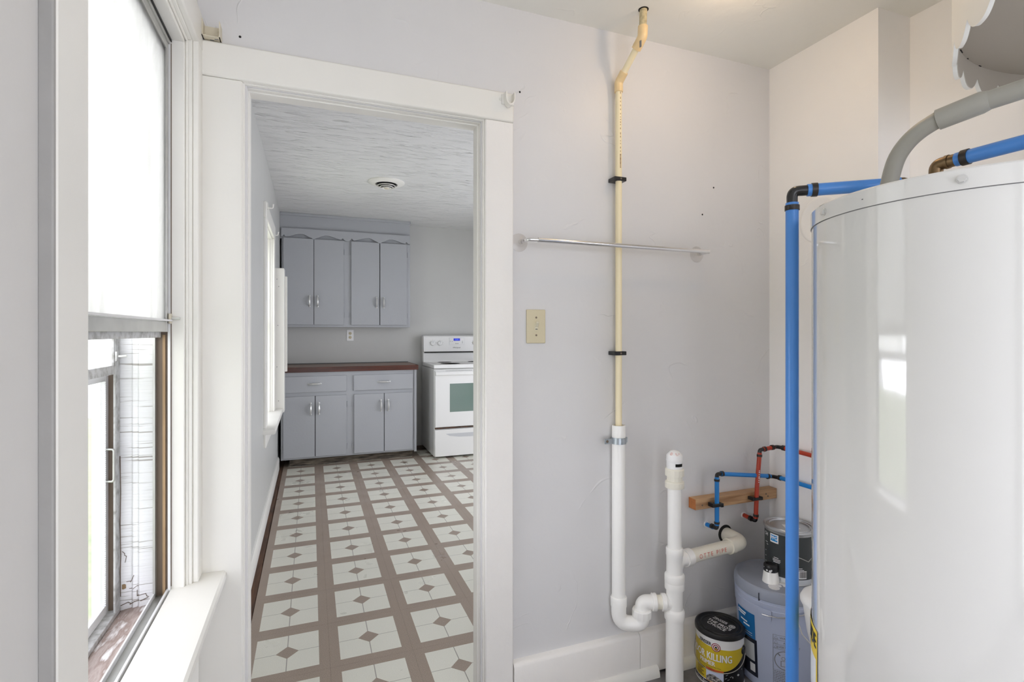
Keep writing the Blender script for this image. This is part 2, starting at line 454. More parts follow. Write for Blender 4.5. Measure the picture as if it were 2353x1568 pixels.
# ------------------------------------------------------------------ mesh builder
class MB:
    def __init__(s):
        s.v, s.f = [], []

    def add(s, vs, fs):
        n = len(s.v)
        s.v += [tuple(p) for p in vs]
        s.f += [tuple(i + n for i in f) for f in fs]
        return s

    def box(s, x0, x1, y0, y1, z0, z1):
        vs = [(x0, y0, z0), (x1, y0, z0), (x1, y1, z0), (x0, y1, z0), (x0, y0, z1), (x1, y0, z1), (x1, y1, z1), (x0, y1, z1)]
        return s.add(vs, [(0, 3, 2, 1), (4, 5, 6, 7), (0, 1, 5, 4), (1, 2, 6, 5), (2, 3, 7, 6), (3, 0, 4, 7)])

    def prism(s, prof, axis, a0, a1):
        """prof: list of 2D points, extruded along axis 'x','y' or 'z'"""
        n = len(prof)
        def P(p, a):
            return {'x': (a, p[0], p[1]), 'y': (p[0], a, p[1]), 'z': (p[0], p[1], a)}[axis]
        vs = [P(p, a0) for p in prof] + [P(p, a1) for p in prof]
        fs = [tuple(range(n))[::-1], tuple(range(n, 2 * n))] + [(i, (i + 1) % n, n + (i + 1) % n, n + i) for i in range(n)]
        return s.add(vs, fs)

    def tube(s, path, r, n=16, caps=True):
        pts = [Vector(p) for p in path]
        m = len(pts)
        rs = r if isinstance(r, (list, tuple)) else [r] * m
        tang = []
        for i in range(m):
            a = pts[max(0, i - 1)]; b = pts[min(m - 1, i + 1)]
            t = (b - a)
            if t.length < 1e-9:
                t = tang[-1] if tang else Vector((0, 0, 1))
            tang.append(t.normalized())
        up = Vector((0, 0, 1)) if abs(tang[0].z) < 0.9 else Vector((1, 0, 0))
        u = tang[0].cross(up).normalized()
        vs, fs = [], []
        for i in range(m):
            t = tang[i]
            u = (u - t * u.dot(t)).normalized()
            w_ = t.cross(u)
            for k in range(n):
                a = 2 * PI * k / n
                vs.append(pts[i] + (u * math.cos(a) + w_ * math.sin(a)) * rs[i])
        for i in range(m - 1):
            for k in range(n):
                fs.append((i * n + k, i * n + (k + 1) % n, (i + 1) * n + (k + 1) % n, (i + 1) * n + k))
        if caps:
            fs.append(tuple(range(n))[::-1]); fs.append(tuple((m - 1) * n + k for k in range(n)))
        return s.add(vs, fs)

    def ring(s, p0, p1, r, n=20):
        """short collar of radius r between two points"""
        return s.tube([p0, p1], r, n)

    def lathe(s, prof, c, n=40):
        """prof: (r, z) list turned about the vertical axis through c"""
        vs, fs = [], []
        m = len(prof)
        for (r, z) in prof:
            for k in range(n):
                a = 2 * PI * k / n
                vs.append((c[0] + r * math.cos(a), c[1] + r * math.sin(a), c[2] + z))
        for i in range(m - 1):
            for k in range(n):
                fs.append((i * n + k, i * n + (k + 1) % n, (i + 1) * n + (k + 1) % n, (i + 1) * n + k))
        if prof[0][0] > 1e-6: fs.append(tuple(range(n))[::-1])
        if prof[-1][0] > 1e-6: fs.append(tuple((m - 1) * n + k for k in range(n)))
        return s.add(vs, fs)

    def lathe_y(s, prof, c, n=28, sgn=-1):
        """prof: (r, d) turned about the Y axis; d grows towards sgn*Y"""
        vs, fs = [], []
        m = len(prof)
        for (r, d) in prof:
            for k in range(n):
                a = 2 * PI * k / n
                vs.append((c[0] + r * math.cos(a), c[1] + sgn * d, c[2] + r * math.sin(a)))
        for i in range(m - 1):
            for k in range(n):
                fs.append((i * n + k, i * n + (k + 1) % n, (i + 1) * n + (k + 1) % n, (i + 1) * n + k))
        fs.append(tuple(range(n))[::-1]); fs.append(tuple((m - 1) * n + k for k in range(n)))
        return s.add(vs, fs)


WL = {}


def link(o, parent, world):
    COL.objects.link(o)
    WL[o.name] = Vector(world)
    if parent is not None:
        o.parent = parent
        o.location = Vector(world) - WL[parent.name]
    else:
        o.location = world


def tag(o, label=None, cat=None, group=None, kind=None):
    if label: o['label'] = label
    if cat: o['category'] = cat
    if group: o['group'] = group
    if kind: o['kind'] = kind
    return o


def thing(name, label, cat, loc=(0, 0, 0), group=None, kind=None):
    o = bpy.data.objects.new(name, None)
    o.empty_display_size = 0.05
    link(o, None, loc)
    return tag(o, label, cat, group, kind)


def mesh_of(name, b, world, m, smooth=35):
    me = bpy.data.meshes.new(name)
    wx, wy, wz = world
    me.from_pydata([(p[0] - wx, p[1] - wy, p[2] - wz) for p in b.v], [], b.f)
    me.validate()
    import bmesh
    bm = bmesh.new(); bm.from_mesh(me)
    bmesh.ops.recalc_face_normals(bm, faces=bm.faces)
    bm.to_mesh(me); bm.free()
    if smooth:
        for p in me.polygons: p.use_smooth = True
        me.set_sharp_from_angle(angle=math.radians(smooth))
    me.materials.append(m)
    return me


def part(name, b, m, parent=None, at=None, smooth=35, bevel=0.0, segs=2, label=None):
    """links builder b (world coordinates) as ONE mesh object; at = its origin in the world"""
    world = Vector(at) if at is not None else (WL[parent.name].copy() if parent is not None else Vector((0, 0, 0)))
    me = mesh_of(name, b, world, m, smooth)
    o = bpy.data.objects.new(name, me)
    link(o, parent, world)
    if bevel:
        md = o.modifiers.new('bevel', 'BEVEL')
        md.width = bevel; md.segments = segs; md.limit_method = 'ANGLE'; md.angle_limit = math.radians(40)
    if label: o['label'] = label
    return o


def box(x0, x1, y0, y1, z0, z1): return MB().box(x0, x1, y0, y1, z0, z1)


def fillet(pts, rad, k=7):
    """polyline with rounded corners"""
    pts = [Vector(p) for p in pts]
    out = [pts[0]]
    for i in range(1, len(pts) - 1):
        a, b, c = pts[i - 1], pts[i], pts[i + 1]
        d1 = (a - b).normalized(); d2 = (c - b).normalized()
        ang = d1.angle(d2)
        t = min(rad / math.tan(ang / 2), (a - b).length * .49, (c - b).length * .49)
        p0 = b + d1 * t; p1 = b + d2 * t
        for j in range(k + 1):
            s = j / k
            out.append((1 - s) ** 2 * p0 + 2 * (1 - s) * s * b + s * s * p1)
    out.append(pts[-1])
    return out


_txt = {}


def text2d(s, size=1.0, bold=0.0):
    key = (s, bold)
    if key not in _txt:
        c = bpy.data.curves.new('t', 'FONT'); c.body = s; c.size = 1.0; c.offset = bold; c.resolution_u = 3
        c.align_x = 'CENTER'; c.align_y = 'CENTER'
        o = bpy.data.objects.new('t', c); COL.objects.link(o)
        dg = bpy.context.evaluated_depsgraph_get()
        me = bpy.data.meshes.new_from_object(o.evaluated_get(dg))
        _txt[key] = ([(v.co.x, v.co.y) for v in me.vertices], [tuple(p.vertices) for p in me.polygons])
        bpy.data.objects.remove(o); bpy.data.curves.remove(c); bpy.data.meshes.remove(me)
    vs, fs = _txt[key]
    return [(x * size, y * size) for x, y in vs], fs


def put_text(b, s, size, f, bold=0.0, sx=1.0):
    """f(x, y) -> world point"""
    vs, fs = text2d(s, size, bold)
    b.add([f(x * sx, y) for x, y in vs], fs)
    return b


class Cyl:
    """coordinates on an upright cylinder; phi = 0 faces the photographer, + to the right"""
    def __init__(s, c, r0, r1=None, h=1.0):
        s.c = Vector((c[0], c[1], 0)); s.z0 = c[2]; s.r0 = r0; s.r1 = r0 if r1 is None else r1; s.h = h
        f = (Vector((0, 0, 0)) - s.c).normalized()
        s.fw = f; s.rt = Vector((-f.y, f.x, 0)) * 1.0
        l = -f
        s.rt = Vector((l.y, -l.x, 0))

    def rad(s, z): return s.r0 + (s.r1 - s.r0) * z / s.h

    def at(s, phi, z, eps=0.0004):
        r = s.rad(z) + eps
        p = s.c + (s.fw * math.cos(phi) + s.rt * math.sin(phi)) * r
        return Vector((p.x, p.y, s.z0 + z))

    def patch(s, p0, p1, z0, z1, eps=0.0004, n=None, b=None, zt=None):
        """rectangle in (phi degrees, z); zt(phi)-> (z0, z1) overrides"""
        b = b or MB()
        n = n or max(3, int(abs(p1 - p0) / 5))
        vs, fs = [], []
        for i in range(n + 1):
            ph = math.radians(p0 + (p1 - p0) * i / n)
            a, c = (zt(math.degrees(ph)) if zt else (z0, z1))
            vs += [s.at(ph, a, eps), s.at(ph, c, eps)]
        for i in range(n):
            fs.append((2 * i, 2 * i + 2, 2 * i + 3, 2 * i + 1))
        return b.add(vs, fs)

    def disc(s, phi, z, r, eps, r_in=0.0, n=24, b=None):
        b = b or MB()
        R = s.rad(z)
        p = math.radians(phi)
        vs, fs = [], []
        for k in range(n):
            a = 2 * PI * k / n
            vs.append(s.at(p + r * math.cos(a) / R, z + r * math.sin(a), eps))
        if r_in <= 0:
            fs.append(tuple(range(n)))
        else:
            for k in range(n):
                a = 2 * PI * k / n
                vs.append(s.at(p + r_in * math.cos(a) / R, z + r_in * math.sin(a), eps))
            for k in range(n):
                fs.append((k, (k + 1) % n, n + (k + 1) % n, n + k))
        return b.add(vs, fs)

    def heavy(s, b, t, phi, z, size, wd, eps=0.0008, sx=1.0):
        for k in range(5):
            s.text(b, t, phi + math.degrees((k - 2) * wd / 2 / s.rad(z)), z + (0, .35, 0, -.35, 0)[k] * wd, size, 0, eps + k * .00004, sx)
        return b

    def text(s, b, t, phi, z, size, bold=0.0, eps=0.0008, sx=1.0):
        R = s.rad(z); p = math.radians(phi)
        return put_text(b, t, size, lambda x, y: s.at(p + x / R, z + y, eps), bold, sx)


# ================================================================== SETTING
CZ, KZ = 2.346, 2.45            # ceilings: utility room, kitchen
XL = -0.288                     # left wall plane
YD = 1.63                       # door wall plane, room side
YK = 1.695                      # door wall plane, kitchen side
XR, XRR, YJ = 1.765, 1.925, 1.187
YB = 5.82                       # kitchen back wall
XKR = 2.62
YREAR = -1.30


def struct(name, b, m, label, cat, bevel=0.0, smooth=35):
    o = part(name, b, m, None, (0, 0, 0), smooth, bevel)
    return tag(o, label, cat, None, 'structure')


# left wall, utility room: hole for window_1
b = MB()
b.box(-0.46, XL, YREAR - .15, 0.83, 0, CZ + .2).box(-0.46, XL, 0.83, 1.585, 0, 0.555).box(-0.46, XL, 0.83, 1.585, 2.03, CZ + .2).box(-0.46, XL, 1.585, 1.69, 0, CZ + .2)
struct('wall_left', b, M['wall_soft'], 'grey painted plaster wall holding the big aluminium window at left', 'wall')
b = MB()
b.box(-0.46, XL, 1.69, 3.82, 0, KZ + .1).box(-0.46, XL, 3.82, 4.58, 0, 0.57).box(-0.46, XL, 3.82, 4.58, 2.03, KZ + .1).box(-0.46, XL, 4.58, 6.0, 0, KZ + .1)
struct('wall_kitchen_left', b, M['kwall'], 'blue-grey kitchen wall seen edge-on just inside the doorway', 'wall')
# door wall
b = MB()
b.box(XL - .01, -0.168, YD, YK, 0, KZ + .1).box(-0.168, 0.519, YD, YK, 1.950, KZ + .1).box(0.519, 2.75, YD, YK, 0, KZ + .1)
wall_back = struct('wall_back', b, M['wall'], 'pale grey plaster wall around the doorway, carrying the drain pipes and towel bar', 'wall')
for (x, z) in ((1.475, 1.83), (1.42, 1.72), (0.655, 2.07), (-0.185, 2.085)):
    part('nail_hole', MB().lathe_y([(0.0035, 0.0), (0.003, 0.0012), (0.0008, 0.0016)], (x, YD, z), 8), M['dark_slot'], wall_back)
b = MB().box(XR, XRR + .1, YJ, YD + .01, 0, CZ + .1)
struct('wall_right', b, M['wall_light'], 'pale wall of the boxed-out corner behind the blue riser pipe', 'wall')
b = MB().box(XRR, XRR + .1, YREAR - .15, -1.18, 0, CZ + .1).box(XRR, XRR + .1, -1.18, -.02, 0, .10).box(XRR, XRR + .1, -1.18, -.02, 2.05, CZ + .1).box(XRR, XRR + .1, -.02, YJ + .01, 0, CZ + .1)
struct('wall_recess', b, M['wall_light'], 'pale recessed wall behind the water heater, under the scalloped shelf', 'wall')
b = MB().box(-0.46, -0.16, YREAR - .15, YREAR, 0, CZ + .1).box(-0.16, 1.24, YREAR - .15, YREAR, 0, 0.10).box(-0.16, 1.24, YREAR - .15, YREAR, 2.05, CZ + .1).box(1.24, 2.02, YREAR - .15, YREAR, 0, CZ + .1)
struct('wall_rear', b, M['wall'], 'plain grey wall behind the photographer with an added window opening', 'wall')
b = MB().box(-0.46, XKR + .15, YB, YB + .15, 0, KZ + .1)
struct('wall_kitchen_back', b, M['kwall'], 'grey kitchen wall behind the cabinets and white range', 'wall')
b = MB().box(XKR, XKR + .15, YK - .1, 2.00, 0, KZ + .1).box(XKR, XKR + .15, 2.00, 4.60, 0, .05).box(XKR, XKR + .15, 2.00, 4.60, 1.95, KZ + .1).box(XKR, XKR + .15, 4.60, YB + .1, 0, KZ + .1)
struct('wall_kitchen_right', b, M['kwall'], 'grey kitchen wall with an added window, out of sight right of the doorway', 'wall')
struct('ceiling', box(-0.46, XRR + .1, YREAR - .15, YD + .01, CZ, CZ + .12), M['ceiling'], 'off-white plaster ceiling of the utility room', 'ceiling')
struct('ceiling_kitchen', box(-0.46, XKR + .15, YK - .01, YB + .1, KZ, KZ + .12), M['kceil'], 'brush-textured white kitchen ceiling seen through the doorway', 'ceiling')

# floors ---------------------------------------------------------------
fl = thing('floor', 'grey and brown slate tile floor under the drain pipe and paint cans', 'floor', (0, 0, 0), None, 'structure')
part('grout_bed', box(-0.46, XRR + .1, YREAR - .15, 1.69, -0.1, -0.004), M['grout'], fl)
tb = MB().box(-.1495, .1495, -.1495, .1495, -.008, 0)
tme = mesh_of('floor_tile', tb, (0, 0, 0), M['slate'])
tme2 = mesh_of('floor_tile_brown', tb, (0, 0, 0), M['slate_brown'])
for i in range(-4, 4):
    for j in range(0, 6):
        x = 1.1935 + .303 * i; y = 1.555 - .303 * j
        if x - .15 < XL or x + .15 > XRR + .12: continue
        o = bpy.data.objects.new('tile', tme2 if (i * 3 + j * 5) % 4 == 1 else tme)
        o.rotation_euler = (0, 0, (i * 7 + j * 3) % 4 * PI / 2)
        link(o, fl, (x, y, random.uniform(-.0006, .0006)))
kf = thing('floor_kitchen', 'vinyl tile floor with light squares, brown bands and small diamonds', 'floor', (0, 0, 0), None, 'structure')
part('subfloor', box(-0.46, XKR + .1, 1.69, YB + .1, -0.1, -0.006), M['subfloor'], kf)
PX, PY = 0.31, 0.3205
vt = MB().box(-PX / 2 + .0002, PX / 2 - .0002, -PY / 2 + .0002, PY / 2 - .0002, -.004, 0)
vme = mesh_of('vinyl_tile', vt, (0, 0, 0), M['vinyl'])
left = MB().box(-PX / 2 + .0002, PX / 2 - .0002, -PY / 2 + .0002, PY / 2 - .0002, -.004, 0)
for i in range(0, 9):
    for j in range(-2, 12):
        x = -0.0875 + PX * i; y = 2.236 + PY * j
        if y - PY / 2 < 1.69 - PY * .6 or y + PY / 2 > YB + .05: continue
        o = bpy.data.objects.new('tile', vme)
        link(o, kf, (x, y, 0))
        o.rotation_euler = (0, 0, 0)
# baseboards -----------------------------------------------------------
bb = thing('baseboard_back', 'tall lumpy white baseboard below the pipes, with a rounded shoe strip', 'baseboard', (1.2, YD, 0), None, 'structure')
prof = [(YD, 0.012), (1.606, 0.012), (1.606, 0.150), (1.610, 0.158), (1.618, 0.163), (YD, 0.166)]
part('board', MB().prism(prof, 'x', 0.626, 1.1165), M['trim_lump'], bb)
part('board', MB().prism(prof, 'x', 1.1185, XR), M['trim_lump'], bb)
qr = [(1.606, 0.0)] + [(1.606 - .020 * math.cos(a), .036 * math.sin(a)) for a in [k * PI / 2 / 6 for k in range(7)]]
part('shoe_strip', MB().prism(qr, 'x', 0.626, 1.19), M['trim'], bb)
part('shoe_strip', MB().prism(qr, 'x', 1.232, XR), M['trim'], bb)
struct('baseboard_right', MB().prism([(XR - .018, 0), (XR, 0), (XR, .16), (XR - .012, .16), (XR - .018, .15)], 'y', YJ, 1.605), M['trim_lump'], 'white baseboard along the boxed-out corner behind the bucket', 'baseboard')
b = MB().prism([(XL, 0), (XL + .014, 0), (XL + .014, .095), (XL + .008, .11), (XL, .112)], 'y', 1.70, 5.27)
struct('baseboard_kitchen', b, M['trim'], 'chipped white baseboard along the kitchen wall left of the tiles', 'baseboard')
b = MB()
for (y0, y1, x1) in ((1.70, 3.1, -.245), (3.1, 3.9, -.247), (3.9, 4.7, -.25)):
    b.box(XL + .012, x1, y0, y1, -.008, .0008)
struct('trim_1', b, M['subfloor'], 'bare dark wood strip showing between the kitchen baseboard and vinyl', 'floor strip')

# ------------------------------------------------------------------ door frame
d1 = thing('door_1', 'white cased doorway opening into the kitchen, without a door leaf', 'doorway', (0.18, YD, 0), None, 'structure')
part('casing', box(-0.286, -0.178, 1.610, YD, 0, 1.9545), M['trim'], d1, bevel=.003)
part('casing', box(0.527, 0.6245, 1.610, YD, 0, 1.9545), M['trim_lump'], d1, bevel=.004)
part('casing', box(-0.286, 0.6255, 1.607, YD, 1.955, 2.05), M['trim'], d1, bevel=.005)
steps = ((0.0012, 1.6135, 1.635), (0.0055, 1.622, 1.655), (0.0095, 1.638, 1.675), (0.014, 1.656, 1.702))
b = MB(); c = MB(); h = MB()
for (o_, y0, y1) in steps:
    b.box(-0.182, -0.178 + o_, y0, y1, 0, 1.9545)
    c.box(0.527 - o_, 0.531, y0, y1, 0, 1.9545)
    h.box(-0.178, 0.527, y0, y1, 1.955 - o_ * .7, 1.962)
part('jamb', b, M['trim'], d1, bevel=.0025)
part('jamb', c, M['trim'], d1, bevel=.0025)
part('head_jamb', h, M['trim'], d1, bevel=.0025)

# ------------------------------------------------------------------ window_1
w1 = thing('window_1', 'aluminium window with raised foggy sashes beside the doorway', 'window', (XL, 1.2, 0.6), None, 'structure')
YC = 1.2005
# casings, jambs
part('casing', box(-0.287, -0.273, 1.558, 1.612, .612, 2.10), M['trim'], w1, bevel=.003)
part('casing', box(-0.289, -0.273, .7485, .843, .612, 2.10), M['trim'], w1, bevel=.004)
part('edge_shade', box(-0.289, -0.2735, .742, .749, .30, 2.10), M['edge_shade_grey'], w1, bevel=.002, label='casing edge darkened to grey for its shade')  # added strip that paints the shaded side of the near casing
part('casing', box(-0.289, -0.272, .748, 1.612, 2.016, 2.11), M['trim'], w1, bevel=.004)
for sgn, e in ((1, 1.54), (-1, 2 * YC - 1.54)):
    b = MB()
    for (x0, x1, off) in ((-0.331, -0.301, 0), (-0.301, -0.2945, .008), (-0.2955, -0.2865, .012)):
        y0, y1 = sorted((e + sgn * off, e + sgn * .045))
        b.box(x0, x1, y0, y1, .60, 2.03)
    part('jamb', b, M['trim'], w1, bevel=.002)
b = MB()
for (x0, x1, off) in ((-0.331, -0.301, 0), (-0.301, -0.2945, .008), (-0.2955, -0.2865, .012)):
    b.box(x0, x1, .86, 1.548, 2.0 + off, 2.03)
part('head_jamb', b, M['trim'], w1, bevel=.002)
st = [(-0.330, .583), (-.226, .583), (-.219, .586), (-.2155, .592), (-.2145, .599), (-.2165, .607), (-.222, .612), (-0.330, .613)]
part('stool', MB().prism(st, 'y', .71, 1.609), M['trim'], w1, smooth=25, label='white painted window stool')
part('apron', box(-0.30, -0.270, .72, 1.545, .18, .583), M['trim'], w1, bevel=.003)
# inner aluminium unit
for (ya, yb, s) in ((1.540, 1.552, 1), (2 * YC - 1.552, 2 * YC - 1.540, -1)):
    f = part('frame_track', box(-0.366, -0.331, ya, yb, .60, 2.0), M['bronze'], w1)
    e0, e1 = (1.527, 1.541) if s > 0 else (2 * YC - 1.541, 2 * YC - 1.527)
    part('track_fin', box(-0.3665, -0.3615, e0, e1, .60, 2.0), M['alu'], f)
    part('track_fin', box(-0.3360, -0.3305, e0 + .006 * s, e1, .60, 2.0), M['alu_white'], f)
    part('weather_strip', box(-0.3475, -0.3415, e0 + .008 * s, e1, .60, 1.255), M['brass_strip'], f)
part('sealant_gap', box(-.3309, -.3290, 1.5383, 1.5405, .62, 1.99), M['crack'], w1)
f = part('frame_sill', box(-0.366, -0.340, .86, 1.545, .575, .600), M['alu'], w1, bevel=.001)
part('sill_lip', box(-0.340, -0.3345, .86, 1.545, .575, .615), M['alu_white'], f, bevel=.001)
part('sill_lip', box(-0.3665, -0.363, .86, 1.545, .575, .612), M['alu_white'], f)
f = part('frame_head', box(-0.366, -0.331, .86, 1.545, 1.985, 2.02), M['alu'], w1)
part('caulk_line', box(-0.334, -0.3285, .86, 1.545, 1.994, 2.001), M['black_gap'], f)


def sash(x, z0, z1, y0, y1, stile, rail, m, glass, parent, name='sash', t=.012):
    b = MB()
    b.box(x - t / 2, x + t / 2, y0, y0 + stile, z0, z1).box(x - t / 2, x + t / 2, y1 - stile, y1, z0, z1)
    b.box(x - t / 2, x + t / 2, y0 + stile, y1 - stile, z0, z0 + rail).box(x - t / 2, x + t / 2, y0 + stile, y1 - stile, z1 - rail, z1)
    s = part(name, b, m, parent, bevel=.0012)
    part('pane', box(x - .0015, x + .0015, y0 + stile - .004, y1 - stile + .004, z0 + rail - .004, z1 - rail + .004), glass, s)
    return s


s1 = sash(-0.3405, 1.262, 1.993, .866, 1.5345, .017, .026, M['alu'], M['glass'], w1)
part('rail_lip', box(-0.334, -0.326, .866, 1.5345, 1.2885, 1.293), M['alu_white'], s1)
s2 = sash(-0.3555, 1.248, 1.98, .870, 1.530, .019, .028, M['alu_dirty'], M['glass'], w1)
# small tilt latch of the inner sash
lt = part('latch', box(-0.3335, -0.3275, 1.5255, 1.5385, 1.283, 1.308), M['tan_plate'], w1, bevel=.0012)
part('latch_pin', MB().tube([(-0.3275, 1.533, 1.296), (-0.309, 1.531, 1.296)], .0035, 10), M['nickel'], lt)
# weathered wooden jamb and sill between the two units
for s in (1, -1):
    def Y(v): return v if s > 0 else 2 * YC - v
    b = MB()
    for (x0, x1, y) in ((-0.405, -0.366, 1.560), (-0.420, -0.405, 1.5665), (-0.448, -0.420, 1.573)):
        y0, y1 = sorted((Y(y), Y(1.60)))
        b.box(x0, x1, y0, y1, .55, 2.03)
    part('weathered_jamb', b, M['old_white'], w1, bevel=.003, label='cracked white wooden jamb')
    y0, y1 = sorted((Y(1.579), Y(1.60)))
    part('exterior_casing', box(-0.507, -0.468, y0, y1, .50, 2.05), M['siding'], w1)
b = MB().prism([(-0.366, .578), (-0.366, .54), (-0.50, .52), (-0.50, .553)], 'y', .80, 1.60)
part('weathered_sill', b, M['dirty_sill'], w1, label='dirty sill with peeling white paint')
part('weathered_head', box(-0.448, -0.366, .82, 1.59, 2.0, 2.04), M['old_white'], w1)
# cracks and rot at the foot of the weathered jamb
def jamb_y(x): return 1.573 if x < -.42 else (1.5665 if x < -.405 else 1.56)
def crack(pts, wd=.0010):
    b = MB()
    for (xa, za), (xb, zb) in zip(pts[:-1], pts[1:]):
        y = jamb_y((xa + xb) / 2)
        d_ = Vector((xb - xa, zb - za)).normalized(); nn = Vector((-d_.y, d_.x)) * wd / 2; e = d_ * wd * .4
        q = [(xa + nn.x - e.x, za + nn.y - e.y), (xb + nn.x + e.x, zb + nn.y + e.y), (xb - nn.x + e.x, zb - nn.y + e.y), (xa - nn.x - e.x, za - nn.y - e.y)]
        b.prism(q, 'y', y - .0010, y + .002)
    part('paint_crack', b, M['crack'], w1)
crack([(-0.442, 0.711), (-0.437, 0.706), (-0.437, 0.701), (-0.433, 0.698), (-0.436, 0.683)])
crack([(-0.433, 0.634), (-0.423, 0.634), (-0.416, 0.65)])
crack([(-0.427, 0.616), (-0.418, 0.616), (-0.409, 0.623), (-0.406, 0.622)])
crack([(-0.409, 0.612), (-0.409, 0.597), (-0.406, 0.6), (-0.389, 0.603), (-0.387, 0.596), (-0.383, 0.594)])
part('rotten_wood', MB().prism([(-.4425, .617), (-.4395, .616), (-.434, .618), (-.4345, .627), (-.438, .629), (-.4425, .628)], 'y', 1.5718, 1.575), M['brass_strip'], w1)
crack([(-.4455, .60), (-.4462, .66), (-.4450, .70), (-.4464, .78), (-.4452, .86), (-.4466, .95)], .0016)
crack([(-.445, .576), (-.43, .582), (-.424, .578), (-.415, .584), (-.40, .586), (-.385, .592)], .0014)
# outer storm unit
for (ya, yb) in ((1.556, 1.575), (2 * YC - 1.575, 2 * YC - 1.556)):
    f = part('storm_frame', box(-0.468, -0.448, ya, yb, .555, 2.02), M['alu_dirty'], w1)
    s = 1 if ya > YC else -1
    e = 1.5555 if s > 0 else 2 * YC - 1.5555
    part('storm_track', box(-0.4665, -0.4525, min(e, e - s * .0006), max(e, e - s * .0006), .575, 1.17), M['bronze'], f)
    part('storm_fin', box(-0.452, -0.448, min(e - s * .012, e), max(e - s * .012, e), .56, 2.02), M['alu_dirty'], f)
part('storm_sill', box(-0.470, -0.446, .82, 1.57, .553, .574), M['alu_dirty'], w1, bevel=.001)
part('storm_head', box(-0.468, -0.448, .82, 1.57, 1.995, 2.03), M['alu'], w1)
s3 = sash(-0.4555, 1.158, 2.0, .85, 1.556, .016, .022, M['alu_dirty'], M['glass'], w1, 'storm_sash')
lt = part('latch', box(-0.4485, -0.4435, 1.541, 1.553, 1.19, 1.214), M['alu_dirty'], w1, bevel=.001)
part('latch_pin', MB().tube([(-0.4435, 1.548, 1.202), (-0.425, 1.546, 1.2025)], .0035, 10), M['nickel'], lt)
# screen in its white frame, bead and pull handle
x = -0.4715
b = MB().box(x - .006, x + .006, 1.537, 1.556, .575, 1.16).box(x - .006, x + .006, .85, .869, .575, 1.16).box(x - .006, x + .006, .869, 1.537, .575, .596).box(x - .006, x + .006, .869, 1.537, 1.142, 1.16)
sf = part('screen_frame', b, M['alu_white'], w1, bevel=.001)
part('insect_mesh', box(x - .0004, x + .0004, .868, 1.538, .594, 1.144), M['screen'], sf)
b = MB()
for k in range(110):
    b.box(x + .004, x + .0075, 1.5335, 1.5370, .598 + k * .00495, .6005 + k * .00495)
sp_ = part('spline_bead', b, M['alu_white'], sf)
hz0, hz1 = .898, .976
b = MB().tube(fillet([(x + .004, 1.540, hz0), (x + .024, 1.533, hz0), (x + .024, 1.533, hz1), (x + .004, 1.540, hz1)], .006, 4), .0028, 8)
part('pull_handle', b, M['alu'], sf)

# ------------------------------------------------------------------ window_2 (kitchen, left wall)
w2 = thing('window_2', 'white cased kitchen window seen edge-on, bright sill below', 'window', (XL, 4.2, 0.62), None, 'structure')
part('casing', box(XL - .001, XL + .016, 3.735, 3.845, .635, 2.01), M['trim'], w2, bevel=.004)
part('casing', box(XL - .001, XL + .016, 4.555, 4.655, .635, 2.01), M['trim'], w2, bevel=.004)
part('casing', box(XL - .001, XL + .018, 3.735, 4.655, 2.01, 2.115), M['trim'], w2, bevel=.004)
b = MB().box(-0.46, XL, 3.82, 3.845, .60, 2.03).box(-0.46, XL, 4.55, 4.58, .60, 2.03).box(-0.46, XL, 3.845, 4.55, 2.0, 2.03)
b.box(-0.335, -0.305, 4.535, 4.555, .63, 2.0).box(-0.335, -0.305, 3.845, 3.865, .63, 2.0)
part('jamb', b, M['trim'], w2, bevel=.002)
st2 = [(-0.44, .606), (-.222, .606), (-.215, .61), (-.213, .620), (-.216, .631), (-.222, .636), (-0.44, .637)]
part('stool', MB().prism(st2, 'y', 3.68, 4.68), M['trim'], w2, smooth=50)
part('apron', box(XL - .001, XL + .014, 3.74, 4.65, .51, .606), M['trim'], w2, bevel=.003)
sash(-0.362, 1.30, 2.0, 3.86, 4.54, .04, .045, M['trim'], M['glass_k'], w2, t=.03)
sash(-0.398, .635, 1.345, 3.86, 4.54, .04, .05, M['trim'], M['glass_k'], w2, t=.03)
part('exterior_casing', MB().box(-0.50, -0.46, 3.72, 3.86, .5, 2.12).box(-0.50, -0.46, 4.54, 4.68, .5, 2.12).box(-0.50, -0.46, 3.86, 4.54, 2.0, 2.12), M['siding'], w2)
# unseen windows added to give the rooms more light
w3 = thing('fill_window_3', 'plain window added behind the photographer for fill light', 'window', (.54, -1.4, .10), None, 'structure')
b = MB().box(-.18, -.14, -1.46, -1.28, .08, 2.07).box(1.22, 1.26, -1.46, -1.28, .08, 2.07).box(-.14, 1.22, -1.46, -1.28, .08, .12).box(-.14, 1.22, -1.46, -1.28, 2.03, 2.07).box(-.14, 1.22, -1.42, -1.38, 1.25, 1.29)
part('frame', b, M['trim'], w3)  # frame of the added window
part('pane', box(-.14, 1.22, -1.401, -1.399, .12, 2.03), M['glass_k'], w3)  # pane of the added window
w4 = thing('fill_window_4', 'plain kitchen window added out of sight to the right for fill light', 'window', (2.7, 3.3, .05), None, 'structure')
b = MB().box(2.6, 2.78, 1.98, 2.02, .03, 1.97).box(2.6, 2.78, 4.58, 4.62, .03, 1.97).box(2.6, 2.78, 2.02, 4.58, .03, .07).box(2.6, 2.78, 2.02, 4.58, 1.93, 1.97).box(2.68, 2.72, 3.28, 3.32, .07, 1.93)
part('frame', b, M['trim'], w4)  # frame of the added kitchen window
part('pane', box(2.699, 2.701, 2.02, 4.58, .07, 1.93), M['glass_k'], w4)  # pane of the added kitchen window
w5 = thing('fill_window_5', 'plain side window added behind the photographer, right of the heater, for fill light', 'window', (1.97, -.6, .10), None, 'structure')
